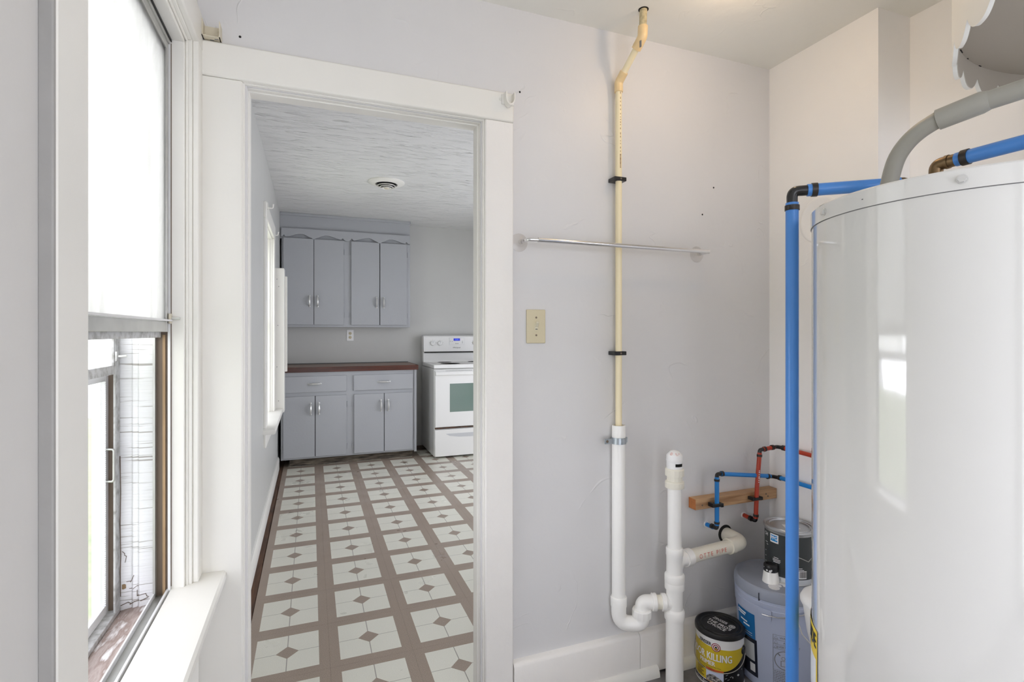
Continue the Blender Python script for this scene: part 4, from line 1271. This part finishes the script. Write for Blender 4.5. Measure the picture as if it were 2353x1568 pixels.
for (p0, p1) in (((BXp, BYp, zc_top - .026), (BXp, BYp, zc_top - .018)), ((BXp + .020, BYp, zc_top), (BXp + .029, BYp, zc_top)), ((BXp, BYp, zc_bot + .018), (BXp, BYp, zc_bot + .026)),
                 ((BXp, BYp + .020, zc_bot), (BXp, BYp + .029, zc_bot)), ((k2[0] - .030, k2[1], k2[2] + .003), (k2[0] - .021, k2[1], k2[2] + .003)), ((1.736, k2[1] - .022, .684), (1.736, k2[1] - .032, .684))):
    pex_ring(p0, p1, .0102, bl)
cl_ = MB().box(BXp - .020, BXp + .020, BYp - .011, BYp - .006, .600, .613).box(BXp - .026, BXp - .014, BYp - .008, BYp + .0195, .599, .614).box(BXp + .012, BXp + .024, BYp - .011, BYp + .0195, .597, .612)
part('pipe_clamp', cl_, M['black'], bl, bevel=.002, label='black plastic clamp')
part('wall_ring', MB().lathe_y([(.0125, 0), (.012, .003), (.0085, .003)], (BXp + .001, YD, zc_bot - .003), 18), M['label_white'], bl)
# red line
rd = thing('red_supply_line', 'thin red water line rising over the wood block to the right wall', 'pipe', (1.632, 1.572, .52))
rb, rt_ = Vector((1.6305, 1.572, .520)), Vector((1.652, 1.572, .797))
rv = (rt_ - rb).normalized()
mid_ = (rb + rt_) / 2 + Vector((-.0035, 0, 0))
part('riser', MB().tube(fillet([tuple(rb + rv * .010), tuple(mid_), tuple(rt_ - rv * .010)], .3, 7), RP, 16), M['red_pex'], rd)
r2 = Vector((1.731, 1.560, .806))
part('cross_run', MB().tube([rt_ + Vector((.016, -.002, .002)), r2 + Vector((-.014, .002, -.001))], RP, 16), M['red_pex'], rd)
part('wall_run', MB().tube([(1.737, 1.535, .806), (1.742, 1.20, .797), (1.742, 1.195, .797)], RP, 16), M['red_pex'], rd)
part('wall_stub', MB().tube([(rb.x - .002, rb.y + .020, rb.z + .002), (rb.x - .004, YD + .005, rb.z + .006)], RP, 16), M['red_pex'], rd)
part('elbow', MB().tube(fillet([tuple(rt_ - rv * .022), tuple(rt_), tuple(rt_ + Vector((.024, -.002, .003)))], .008, 6), .0075, 14), M['black_fit'], rd)
part('elbow', MB().tube(fillet([tuple(rb + rv * .022), tuple(rb), (rb.x - .002, rb.y + .026, rb.z + .002)], .008, 6), .0075, 14), M['black_fit'], rd)
part('elbow', MB().tube(fillet([tuple(r2 + Vector((-.022, .002, -.001))), tuple(r2), (1.736, 1.530, .806)], .008, 6), .0075, 14), M['black_fit'], rd)
for (p0, p1) in ((rt_ - rv * .026, rt_ - rv * .017), (rt_ + Vector((.018, -.002, .002)), rt_ + Vector((.027, -.002, .003))), (rb + rv * .017, rb + rv * .026), (Vector((rb.x - .002, rb.y + .018, rb.z + .002)), Vector((rb.x - .002, rb.y + .028, rb.z + .003))),
                 (r2 + Vector((-.030, .002, -.001)), r2 + Vector((-.020, .002, -.001))), (Vector((1.735, 1.540, .806)), Vector((1.736, 1.529, .806)))):
    pex_ring(p0, p1, .0102, rd)
rx = rb.x + (.609 - rb.z) * rv.x / rv.z - .003
cl_ = MB().box(rx - .018, rx + .018, 1.561, 1.566, .603, .614).box(rx - .025, rx - .013, 1.563, 1.5915, .602, .615).box(rx + .012, rx + .024, 1.561, 1.5915, .602, .615)
part('pipe_clamp', cl_, M['black'], rd, bevel=.002, label='black plastic clamp')
part('wall_ring', MB().lathe_y([(.0125, 0), (.012, .003), (.0085, .003)], (rb.x - .004, YD, rb.z + .006), 18), M['label_white'], rd)
b = MB()
for k in range(7):
    z = .672 + k * .0075
    xx = rb.x + (z - rb.z) * rv.x / rv.z - .003
    b.box(xx - .0035, xx + .0005, 1.5632, 1.5640, z, z + (.0055 if k % 3 == 2 else .003))
part('printed_marks', b, M['ink_white'], rd)

# ---------------- water heater ------------------------------------------------------------
HX, HY_, HR, HZ = 1.247, .655, .280, 1.531
wh = thing('water_heater', 'large white cylindrical water heater filling the right foreground', 'water heater', (HX, HY_, 0))
part('base_ring', MB().lathe([(HR - .03, 0), (HR - .03, .03), (HR - .06, .03)], (HX, HY_, 0), 64), M['black'], wh)
part('tank', MB().lathe([(HR - .02, .024), (HR - .001, .026), (HR - .001, HZ - .036)], (HX, HY_, 0), 128), M['heater'], wh, label='glossy white tank jacket')
cap = part('top_cap', MB().lathe([(HR - .002, HZ - .0365), (HR + .0012, HZ - .036), (HR + .0012, HZ - .004), (HR - .001, HZ - .001), (HR - .005, HZ), (.0005, HZ)], (HX, HY_, 0), 128), M['heater'], wh)
part('cap_seam', MB().lathe([(HR - .0008, HZ - .0374), (HR + .0002, HZ - .0370), (HR - .0004, HZ - .0362)], (HX, HY_, 0), 128), M['ink_grey'], wh)
hc = Cyl((HX, HY_, 0), HR)
# hex screws on the cap band
for (phi) in (-54.0, -2.0, 50):
    p = math.radians(phi)
    p0 = hc.at(p, HZ - .020, .001); p1 = hc.at(p, HZ - .020, .0025); p2 = hc.at(p, HZ - .020, .008)
    b = MB().tube([p0, p1], .0075, 16).tube([p1, p2], [.0062, .0058], 6)
    part('hex_screw', b, M['nickel'], cap, p0, smooth=20)
part('scratch', hc.patch(-33.0, -32.4, HZ - .021, HZ - .0195, .0016, 3), M['ink'], cap)
# energy label on the far left flank
LB0, LB1 = -104.0, -61.5
lb = part('energy_label', hc.patch(LB0, LB1, .20, .617, .0006, 14), M['label_white'], wh, label='white and yellow energy label')
part('label_band', hc.patch(LB0, LB1, .553, .617, .0009, 14), M['yellow'], lb)
b = MB(); hc.patch(LB1 - 1.6, LB1, .20, .553, .0009, 3, b); hc.patch(LB0, LB1, .20, .40, .0009, 14, b)
part('label_border', b, M['yellow'], lb)
part('label_title', hc.heavy(MB(), 'ENERGYGUIDE', -84.0, .590, .043, .0016, .0014, .72), M['ink'], lb)
b = MB(); hc.patch(-100, -66, .470, .473, .0012, 10, b); hc.patch(-100, -72, .565, .5675, .0013, 10, b); hc.patch(-100, -78, .515, .530, .0012, 6, b)
part('label_lines', b, M['ink'], lb)
# nipples on top, elbows
in1 = Vector((1.246, .790, 0)); in2 = Vector((1.2055, .693, 0))
part('inlet_nipple', MB().lathe([(.014, HZ - .002), (.014, HZ + .055)], (in1.x, in1.y, 0), 16), M['brass'], wh)
part('outlet_nipple', MB().lathe([(.013, HZ - .002), (.013, HZ + .055)], (in2.x, in2.y, 0), 16), M['brass'], wh)

# blue riser beside the heater
RB = .0143
V0 = Vector((1.0744, .926, 1.5985))
hp = Vector((in1.x, in1.y, 1.5985))
hd = (hp - V0).normalized()
br = thing('blue_riser_pipe', 'thick blue water pipe standing beside the heater and turning over its top', 'pipe', (V0.x, V0.y, 0))
part('riser', MB().tube([(V0.x, V0.y, 0), (V0.x, V0.y, V0.z - .028)], RB, 28), M['blue_pex'], br)
part('top_run', MB().tube([V0 + hd * .032, hp], RB, 28), M['blue_pex'], br)
part('elbow', MB().tube(fillet([(V0.x, V0.y, V0.z - .034), tuple(V0), tuple(V0 + hd * .036)], .014, 8), .0122, 20), M['black_fit'], br, label='black elbow fitting')
part('crimp_ring', MB().tube([(V0.x, V0.y, V0.z - .046), (V0.x, V0.y, V0.z - .034)], RB + .0018, 28), M['crimp'], br)
part('crimp_ring', MB().tube([V0 + hd * .041, V0 + hd * .053], RB + .0018, 28), M['crimp'], br)
part('down_elbow', MB().tube(fillet([tuple(hp - hd * .01), tuple(hp + hd * .012), tuple(hp + hd * .012 + Vector((0, 0, -.02)))], .012, 6), .0135, 16), M['brass'], br)
# second blue pipe from the brass elbow
o0 = Vector((in2.x, in2.y, 1.607)); od_ = (Vector((1.2103, .5522, 1.607)) - o0).normalized()
bo = thing('blue_outlet_pipe', 'blue pipe with brass elbow leaving the heater top to the right', 'pipe', tuple(o0))
part('brass_elbow', MB().tube(fillet([(o0.x, o0.y, HZ + .05), tuple(o0), tuple(o0 + od_ * .040)], .014, 8), .0125, 18), M['brass'], bo, label='aged brass elbow')
part('elbow_bead', MB().tube([o0 + od_ * .018, o0 + od_ * .024], .0140, 18), M['brass'], bo)
P = fillet([tuple(o0 + od_ * .036), tuple(o0 + od_ * 1.05), (XRR, o0.y - 1.06, 1.607)], .05, 6)
part('run', MB().tube(P, .0135, 24), M['blue_pex'], bo)
part('crimp_ring', MB().tube([o0 + od_ * .046, o0 + od_ * .058], .0155, 24), M['crimp'], bo)

# grey conduit
gc = thing('grey_conduit', 'curved grey plastic conduit rising from the heater top past the shelf', 'conduit', (1.136, .745, HZ))
P = [(1.137, .748, HZ), (1.136, .742, 1.570), (1.1345, .727, 1.618), (1.1345, .706, 1.646), (1.136, .680, 1.664), (1.140, .650, 1.676)]
CP = []
for i in range(len(P) - 1):
    p0 = Vector(P[max(0, i - 1)]); p1 = Vector(P[i]); p2 = Vector(P[i + 1]); p3 = Vector(P[min(len(P) - 1, i + 2)])
    for k in range(5):
        t = k / 5
        CP.append(.5 * ((2 * p1) + (p2 - p0) * t + (2 * p0 - 5 * p1 + 4 * p2 - p3) * t * t + (3 * p1 - p0 - 3 * p2 + p3) * t ** 3))
CP.append(Vector(P[-1]))
part('bend', MB().tube(CP, .0162, 24), M['grey_pvc'], gc, smooth=60)
q0 = Vector((1.140, .653, 1.675)); q1 = Vector((1.158, .590, 1.686)); q2 = Vector((1.182, .500, 1.693))
qd = (q1 - q0).normalized(); qe = (q2 - q1).normalized()
part('bell_coupling', MB().tube([q0, q0 + qd * .001, q1, q1 + qe * .012], [.0170, .0200, .0205, .0172], 24), M['grey_pvc'], gc)
part('run', MB().tube(fillet([tuple(q1), tuple(q1 + qe * .55), (XRR, q1.y - .75, 1.72)], .1, 7), .0172, 24), M['grey_pvc'], gc)

# ---------------- scalloped half-round shelf -----------------------------------------------
SCX, SCY, SR = 1.763, .345, .549
ZB, ZT = 1.996, 2.16
sh = thing('scalloped_shelf', 'white half-round shelf with a scalloped skirt high above the heater', 'shelf', (XRR, SCY, ZB))
a0_ = math.acos((XRR - SCX) / SR)
A0, A1 = a0_, 2 * PI - a0_
NS = 420
lenA = (A1 - A0) * SR
nsc = round(lenA / .0965)
def edge_z(t):
    ang = math.degrees(A0 + (A1 - A0) * t)
    u_ = abs(2 * (((ang - 90.3) / 10.28 + .5) % 1.0) - 1)
    return 1.923 + .037 * u_ ** 2.6
vs, fs = [], []
for i in range(NS + 1):
    t = i / NS
    a = A0 + (A1 - A0) * t
    ze = edge_z(t)
    for (r, z) in ((SR, ze), (SR, ZT), (SR - .009, ZT), (SR - .009, ze)):
        vs.append((SCX + r * math.cos(a), SCY + r * math.sin(a), z))
for i in range(NS):
    k = 4 * i
    for q in range(4):
        fs.append((k + q, k + (q + 1) % 4, k + 4 + (q + 1) % 4, k + 4 + q))
fs += [(0, 1, 2, 3), (4 * NS + 3, 4 * NS + 2, 4 * NS + 1, 4 * NS)]
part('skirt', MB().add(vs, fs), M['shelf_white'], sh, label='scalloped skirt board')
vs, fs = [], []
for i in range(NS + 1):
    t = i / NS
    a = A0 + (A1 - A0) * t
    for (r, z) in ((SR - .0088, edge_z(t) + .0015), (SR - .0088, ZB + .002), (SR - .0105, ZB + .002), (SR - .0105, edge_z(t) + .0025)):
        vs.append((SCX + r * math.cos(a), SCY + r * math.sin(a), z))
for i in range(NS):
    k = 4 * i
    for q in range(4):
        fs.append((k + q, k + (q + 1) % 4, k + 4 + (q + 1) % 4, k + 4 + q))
part('skirt_shade_liner', MB().add(vs, fs), M['shelf_shade'], sh, label='greige liner shading the inner face of the skirt')  # added liner, darkens the skirt's unlit inside by colour
pr = [(XRR, SCY + (SR - .009) * math.sin(A0))] + [(SCX + (SR - .009) * math.cos(A0 + (A1 - A0) * i / 60), SCY + (SR - .009) * math.sin(A0 + (A1 - A0) * i / 60)) for i in range(61)] + [(XRR, SCY - (SR - .009) * math.sin(A0))]
pr = [(min(x, XRR), y) for x, y in pr][1:-1]
part('shelf_board', MB().prism(pr, 'z', ZB, ZB + .016), M['shelf_shade'], sh, label='shelf underside, greige for its shade')  # underside shade is put into the board's colour
b = MB()
for (a, l_) in ((2.18, .012), (1.93, .022), (1.80, .006), (1.66, .01)):
    b.tube([(SCX + (SR - .012) * math.cos(a + k), SCY + (SR - .012) * math.sin(a + k), ZB - .0002) for k in (0, -l_, -2 * l_)], .0013, 6)
part('glue_gap', b, M['dark_slot'], sh)

# round patched cover on the right wall
pc = MB()
n = 48
cyx, czx, rr = 1.399, 1.68, .088
vs, fs = [], []
for (r, d) in ((rr, 0), (rr - .003, .0022), (rr - .012, .0025), (rr - .015, .0012), (.001, .0012)):
    for k in range(n):
        a = 2 * PI * k / n
        vs.append((XR - d, cyx + r * math.cos(a), czx + r * math.sin(a)))
for i in range(4):
    for k in range(n): fs.append((i * n + k, i * n + (k + 1) % n, (i + 1) * n + (k + 1) % n, (i + 1) * n + k))
tag(part('flue_cover', pc.add(vs, fs), M['wall_light'], None, (XR, cyx, czx)), 'painted-over round cover on the pale wall between blue riser and heater', 'cover plate')

# ---------------- bucket, cans, pail ------------------------------------------------------
bx, by = 1.612, 1.450
bu = thing('plastic_bucket', 'large lavender-grey lidded bucket in the corner behind the blue riser', 'bucket', (bx, by, 0))
part('body', MB().lathe([(.126, 0), (.128, .002), (.1445, .262), (.1465, .263), (.1475, .292), (.1455, .294), (.1458, .302), (.1480, .303), (.1485, .312), (.1465, .314), (.1465, .330), (.140, .332)], (bx, by, 0), 64), M['bucket'], bu)
ld = part('lid', MB().lathe([(.1480, .322), (.1500, .324), (.1508, .332), (.1500, .348), (.1470, .358), (.1425, .361), (.139, .3605), (.136, .357), (.0005, .357)], (bx, by, 0), 64), M['bucket_lid'], bu)
cyk = Cyl((bx, by, 0), .1508, .1508)
part('lid_tab', MB().add([cyk.at(math.radians(p), z, e) for p in (-24, -23) for z in (.318, .345) for e in (-.004, .0015)], [(0, 1, 3, 2), (4, 6, 7, 5), (0, 4, 5, 1), (2, 3, 7, 6), (1, 5, 7, 3), (0, 2, 6, 4)]), M['can_navy'], ld)
# spout with black cap
spx, spy = bx - .055, by - .018
so = part('spout', MB().lathe([(.031, .348), (.029, .352), (.024, .395), (.021, .400), (.021, .402)], (spx, spy, 0), 28), M['pvc'], bu, (spx, spy, .35), label='white spout')
part('cap', MB().lathe([(.0225, .396), (.0245, .398), (.0245, .418), (.022, .422), (.0175, .423), (.017, .4205), (.0005, .4205)], (spx, spy, 0), 20), M['black'], so, smooth=50)
cys = Cyl((spx, spy, 0), .0245)
b = MB()
for (p, z, r) in ((-30, .404, .0035), (-5, .402, .0045), (5, .406, .003), (-60, .412, .002)): cys.disc(p, z, r, .0006, 0, 9, b)
part('paint_splash', b, M['drip'], so)
b = MB()
random.seed(9)
for k in range(26):
    a = random.uniform(-2.6, 1.0); r = random.uniform(.028, .062)
    b.lathe([(random.uniform(.008, .020), .357), (.006, .3583), (.0005, .3584)], (spx + r * math.cos(a), spy + r * math.sin(a), 0), 9)
part('dried_drips', b, M['drip'], ld)
cyu = Cyl((bx, by, 0), .1280, .1446, .262)
# bail ear and wire handle
ear = part('handle_ear', Cyl((bx, by, 0), .1475).patch(-24, -8, .262, .296, .004, 4), M['bucket'], bu)
cyw = Cyl((bx, by, 0), .1535)
P = [cyw.at(math.radians(p), z, 0) for (p, z) in ((-19, .276), (-12, .2765), (0, .279), (15, .286), (30, .297), (50, .315), (75, .335), (95, .345))]
part('wire_handle', MB().tube(P, .0018, 8), M['wire'], bu)
# labels
bl_ = part('blue_label', cyu.patch(-66, -31, .13, .258, .0008, zt=lambda p: (.165, .256)), M['bucket_blue'], bu)
part('label_lower', cyu.patch(-66, -29, .03, .165, .0008), M['can_navy'], bu)
part('label_panel', cyu.patch(-62, -33, .085, .150, .0012), M['enamel_grey'], bu)
part('label_barcode', cyu.patch(-42, -33, .045, .075, .0012), M['label_white'], bu)
b = MB()
for k, (p0, p1, z) in enumerate(((-64, -46, .242), (-64, -48, .234), (-58, -44, .214), (-52, -40, .203), (-60, -36, .182), (-60, -36, .174))): cyu.patch(p0, p1, z, z + (.005 if k < 4 else .0015), .0012, 5, b)
part('label_text', b, M['ink_white'], bl_)['kind'] = 'stuff'
# embossed warning panel
wp = MB()
W0, W1 = -6.5, 26
for z in (.213, .196, .180, .164, .088, .028): cyu.patch(W0, W1, z, z + .001, .0007, 6, wp)
cyu.patch(W0, W0 + .5, .028, .214, .0007, 2, wp); cyu.patch(W1 - .5, W1, .028, .214, .0007, 2, wp)
for (t, z) in (('WARNING', .2045), ('AVISO', .188), ('AVERTISSEMENT', .172)):
    cyu.text(wp, t, 12.5 if len(t) < 9 else 13.5, z, .0105, .004, .0008)
    R = cyu.rad(z)
    for (x0, y0, x1, y1) in ((-.006, -.005, .006, -.005), (-.006, -.005, 0, .006), (0, .006, .006, -.005)):
        p = math.radians(-2.5)
        q = [cyu.at(p + x / R, z + y, .0008) for (x, y) in ((x0, y0), (x1, y1), (x1, y1 + .0012), (x0, y0 + .0012))]
        wp.add(q, [(0, 1, 2, 3)])
cyu.disc(9.5, .126, .034, .0008, .0315, 36, wp)
R = cyu.rad(.126); p = math.radians(9.5)
wp.add([cyu.at(p + x / R, .126 + y, .0009) for (x, y) in ((-.022, .024), (-.0245, .0215), (.022, -.024), (.0245, -.0215))], [(0, 1, 2, 3)])
# child over a bucket, plain outline
for (x0, x1, z0, z1) in ((-.012, .014, -.022, -.0205), (-.014, -.012, -.022, -.002), (.012, .014, -.022, -.002), (-.014, .014, -.003, -.0015), (.002, .018, .010, .012), (.002, .0035, -.002, .012), (.0165, .018, -.002, .012)):
    wp.add([cyu.at(p + x / R, .126 + y, .0008) for (x, y) in ((x0, z0), (x1, z0), (x1, z1), (x0, z1))], [(0, 1, 2, 3)])
cyu.disc(7.0, .133, .0062, .0008, .0048, 16, wp)
random.seed(21)
for k in range(9):
    z = .082 - k * .006
    e = W1 - random.uniform(2, 6)
    p_ = W0 + 1.5
    while p_ < e:
        l_ = random.uniform(1.2, 3.2); cyu.patch(p_, min(e, p_ + l_), z, z + .0026, .0008, 2, wp); p_ += l_ + .5
part('warning_print', wp, M['ink_grey'], bu)

# charcoal paint can standing on the bucket lid
gx, gy, gz, gr = 1.655, 1.440, .3573, .083
gcn = thing('charcoal_paint_can', 'charcoal-labelled paint can standing on the grey bucket lid', 'paint can', (gx, gy, gz))
part('body', MB().lathe([(gr + .001, 0), (gr + .0015, .003), (gr - .001, .006), (gr - .001, .180), (gr + .0005, .183)], (gx, gy, gz), 56), M['tin'], gcn)
part('rim', MB().lathe([(gr, .180), (gr + .003, .183), (gr + .003, .189), (gr + .0005, .1915), (gr - .004, .190), (gr - .006, .186), (gr - .010, .186), (gr - .012, .190), (gr - .016, .190), (gr - .018, .185), (.0005, .185)], (gx, gy, gz), 56), M['tin'], gcn)
cg = Cyl((gx, gy, gz), gr - .001)
part('paper_label', cg.patch(-78, 60, .022, .172, .0006), M['grey_can'], gcn)
part('label_base', cg.patch(-90, 90, .006, .022, .0006), M['tin_white'], gcn)
part('label_side', cg.patch(60, 88, .022, .172, .0006), M['tin_white'], gcn)
lg = part('logo_square', cg.patch(-47, -24, .138, .169, .0009), M['label_white'], gcn)
part('logo_letters', cg.text(MB(), 'PPG', -35.5, .1545, .018, .012, .0016, .9), M['ink_white'], lg)
part('logo_field', cg.patch(-45, -26.5, .143, .165, .0012), M['logo_blue'], lg)
b = MB(); cg.text(b, 'CH', -64, .158, .017, .006, .0009)
for (p, z, w_) in ((-30, .085, 12), (-29, .079, 20), (-29, .074, 20), (-29, .069, 17), (24, .062, 14), (26, .056, 18), (-62, .128, 10), (-58, .12, 6), (-66, .095, 5), (-66, .075, 5), (-66, .055, 5)):
    cg.patch(p - w_ / 2, p + w_ / 2, z, z + .002, .0009, 3, b)
part('label_text', b, M['ink_white'], gcn)['kind'] = 'stuff'
bq = part('barcode', cg.patch(22, 42, .026, .054, .0009), M['label_white'], gcn)
b = MB()
p_ = 24
random.seed(2)
while p_ < 40:
    l_ = random.uniform(.5, 1.4); cg.patch(p_, p_ + l_, .030, .052, .0012, 2, b); p_ += l_ + random.uniform(.5, 1.2)
part('bars', b, M['ink'], bq)
b = MB(); cg.text(b, '250 VOC • 3.7 L', -40, .014, .0095, 0, .0009)
part('base_text', b, M['ink_grey'], gcn)
part('lid_sticker', MB().add([(gx - .030, gy - .010, gz + .1856), (gx + .012, gy - .040, gz + .1856), (gx + .030, gy - .008, gz + .1856), (gx - .012, gy + .022, gz + .1856)], [(0, 1, 2, 3)]), M['label_white'], gcn)
cgw = Cyl((gx, gy, gz), gr + .004)
part('wire_handle', MB().tube([cgw.at(math.radians(p), z, 0) for (p, z) in ((-88, .14), (-70, .112), (-45, .1), (10, .108), (25, .102), (45, .088), (70, .108), (88, .14))][3:], .0013, 6), M['wire'], gcn)

# yellow primer can on the floor
zx, zy, zr, zh = 1.402, 1.518, .083, .190
zc = thing('primer_paint_can', 'yellow and black primer can with black lid on the floor by the drain', 'paint can', (zx, zy, 0))
part('body', MB().lathe([(zr + .001, 0), (zr + .0012, .004), (zr - .0005, .006), (zr - .0005, .178)], (zx, zy, 0), 64), M['label_white'], zc)
lid = part('lid', MB().lathe([(zr, .172), (zr + .0035, .174), (zr + .004, .184), (zr + .002, .190), (zr - .003, .192), (zr - .008, .190), (zr - .011, .1865), (zr - .016, .1865), (zr - .018, .1885), (zr - .021, .1885), (zr - .023, .187), (.0005, .187)], (zx, zy, 0), 64), M['black'], zc)
cz = Cyl((zx, zy, 0), zr - .0005)
part('yellow_field', cz.patch(-95, 88, 0, 0, .0005, 40, zt=lambda p: (.062 + .000010 * max(0, p + 8) ** 2 * .9, .146 - .006 * math.sin(math.radians(p + 60)))), M['can_yellow'], zc)
part('yellow_column', cz.patch(-95, -33, .020, .066, .0006, 12), M['can_yellow'], zc)
part('picture_sky', cz.patch(-33, 9, .016, .062, .0006), M['sky_print'], zc)
part('picture_sand', cz.patch(-33, 9, .016, .028, .0008, zt=lambda p: (.016, .026 + .004 * math.sin(p * .2))), M['tan_print'], zc)
part('picture_animal', cz.patch(-32, 7, .02, .05, .0010, 14, zt=lambda p: (.021, .024 + .026 * max(0, math.sin(math.radians((p + 34) / 42 * 180))) ** .6 * (1 - .35 * (p + 32) / 39))), M['fur_print'], zc)
part('picture_banner', cz.patch(-33, 9, .056, .066, .0010, zt=lambda p: (.056 + .0035 * ((p + 33) / 42), .0655)), M['orange'], zc)
part('brush_panel', cz.patch(9, 84, .012, .080, .0007, zt=lambda p: (.012, .062 + .000009 * max(0, p + 8) ** 2)), M['can_black'], zc)
b = MB()
R = zr
def seg(b, p0, z0, p1, z1, w0, w1, eps):
    a = Vector((math.radians(p0) * R, z0)); c = Vector((math.radians(p1) * R, z1)); d_ = (c - a).normalized(); nn = Vector((-d_.y, d_.x))
    q = [a + nn * w0, c + nn * w1, c - nn * w1, a - nn * w0]
    b.add([cz.at(v.x / R, v.y, eps) for v in q], [(0, 1, 2, 3)])
seg(b, 20, .016, 46, .050, .0042, .0036, .0011); seg(b, 46, .050, 62, .066, .0036, .0012, .0011); seg(b, 30, .045, 50, .050, .003, .002, .0011)
for (p, z) in ((14, .052), (24, .046), (18, .036), (12, .040)): seg(b, p, z, p + 5, z + .004, .0008, .0004, .0011)
part('brush_print', b, M['tin_white'], zc)
part('bottom_band', cz.patch(-95, 20, .004, .017, .0008, 24), M['can_navy'], zc)
b = MB(); cz.text(b, 'Water-Base • Clean', -34, .0105, .0115, .006, .0013)
part('bottom_text', b, M['ink_white'], zc)
b = MB(); cz.heavy(b, 'ODOR KILLING', -28, .108, .036, .0008, .0011, .66)
part('title_shadow', MB().add([tuple(Vector(v) + Vector((.0012, .0, -.0012))) for v in b.v], b.f), M['ink_grey'], zc)
b = MB(); cz.heavy(b, 'ODOR KILLING', -28, .108, .036, .0008, .0019, .66); cz.heavy(b, 'PRIMER', -31, .0835, .021, .0006, .0019, .86)
part('title_lettering', b, M['ink_white'], zc)
b = MB()
for k, (p, z, t) in enumerate(((-26, .0725, 'Seals Common Odors from Pets, Urine,'), (-28, .0672, 'Smoke and Fire'))): cz.text(b, t, p, z, .0052, 0, .0012)
for k in range(6): cz.patch(-62, -36 - (k * 5) % 11, .058 - k * .0062, .0605 - k * .0062, .0009, 4, b)
part('small_print', b, M['ink'], zc)
b = MB(); cz.text(b, 'ELIMINATES', -19, .0625, .0048, .002, .0014, .8); cz.text(b, 'TOUGH ODORS', -17, .0585, .0048, .002, .0014, .8)
part('banner_print', b, M['red_ring'], zc)
b = MB(); cz.heavy(b, 'ZINSSER', -37, .1515, .0165, .0005, .0010, .80)
part('maker_lettering', b, M['ink'], zc)
b = MB(); cz.disc(-8.5, .145, .0150, .0010, 0, 30, b)
tgm = part('target_ground', b, M['label_white'], zc)
b = MB(); cz.disc(-8.5, .145, .0150, .0014, .0125, 30, b); cz.disc(-8.5, .145, .0095, .0014, .0068, 26, b)
part('target_rings', b, M['red_ring'], zc)
part('target_centre', cz.disc(-8.5, .145, .0036, .0014, 0, 16), M['ink'], zc)
# lid print
l0 = Vector((1.403, 1.587)); 
dl = Vector((1.432 - 1.403, 1.466 - 1.587)).normalized(); ul = Vector((-dl.y, dl.x))
def on_lid(ox, oy):
    def f(x, y):
        p = Vector((zx, zy)) + dl * (ox + x) + ul * (oy + y)
        return (p.x, p.y, .1876)
    return f
b = MB()
put_text(b, 'ZINSSER', .021, on_lid(-.014, .024), .010, .74); put_text(b, "THE PRO'S", .021, on_lid(0, -.002), .018, .95); put_text(b, 'CHOICE', .021, on_lid(.0, -.021), .018, .95)
for (ro, ri) in ((.0115, .0098), (.0076, .006), (.0032, 0)):
    n = 24; vs = []; fo = on_lid(.035, .022)
    for k in range(n): vs.append(fo(ro * math.cos(2 * PI * k / n), ro * math.sin(2 * PI * k / n)))
    if ri:
        for k in range(n): vs.append(fo(ri * math.cos(2 * PI * k / n), ri * math.sin(2 * PI * k / n)))
        b.add(vs, [(k, (k + 1) % n, n + (k + 1) % n, n + k) for k in range(n)])
    else: b.add(vs, [tuple(range(n))])
part('lid_lettering', b, M['ink_white'], lid)
er = part('handle_ear', MB().add([tuple(v) for v in cz.disc(70, .128, .016, .0012, 0, 20).v] + [tuple(v) for v in cz.disc(70, .128, .012, .005, 0, 20).v], [(k, (k + 1) % 20, 20 + (k + 1) % 20, 20 + k) for k in range(20)] + [tuple(range(20, 40))]), M['can_black'], zc, label='black round handle ear')
czw = Cyl((zx, zy, 0), zr + .005)
P = []
for k in range(33):
    p = -108 + 182 * k / 32
    t = (p + 17) / 91
    P.append(czw.at(math.radians(p), .125 - .066 * math.sqrt(max(0, 1 - t * t * .98)), 0))
part('wire_handle', MB().tube(P, .0014, 8), M['wire'], zc)

# white pail peeking out behind the heater, on a canister
px_, py_ = 1.452, 1.105
cn = thing('white_canister', 'white canister hidden behind the heater, carrying the small pail', 'canister', (px_, py_, 0))
part('body', MB().lathe([(.052, 0), (.054, .003), (.054, .296), (.050, .300)], (px_, py_, 0), 32), M['pvc'], cn)
part('lid', MB().lathe([(.056, .292), (.056, .306), (.052, .309), (.0005, .309)], (px_, py_, 0), 32), M['pvc_old'], cn)
wpail = thing('white_pail', 'small white plastic pail peeking out between the heater and the grey bucket', 'pail', (px_, py_, .310))
part('body', MB().lathe([(.056, .310), (.060, .312), (.072, .36), (.083, .44), (.086, .442), (.086, .452), (.083, .454), (.080, .452), (.076, .42), (.001, .40)], (px_, py_, 0), 48), M['pvc'], wpail)
part('lid', MB().lathe([(.088, .446), (.090, .450), (.090, .458), (.084, .470), (.070, .476), (.0005, .478)], (px_, py_, 0), 48), M['label_white'], wpail, smooth=60)
cw = Cyl((px_, py_, 0), .099)
part('wire_handle', MB().tube([cw.at(math.radians(p), z, 0) for (p, z) in ((-95, .450), (-88, .420), (-75, .390), (-55, .366), (-30, .350), (0, .345))], .0016, 8), M['wire'], wpail)

# bare bulb lampholder on the ceiling (just above the frame)
lf = thing('ceiling_lampholder', 'bare bulb in a white lampholder on the utility room ceiling', 'lamp', (BULB[0], BULB[1], CZ))
part('holder', MB().lathe([(.052, 0), (.050, -.008), (.030, -.016), (.022, -.030), (.0005, -.030)], (BULB[0], BULB[1], CZ), 32), M['porcelain'], lf)

scene.frame_set(1)
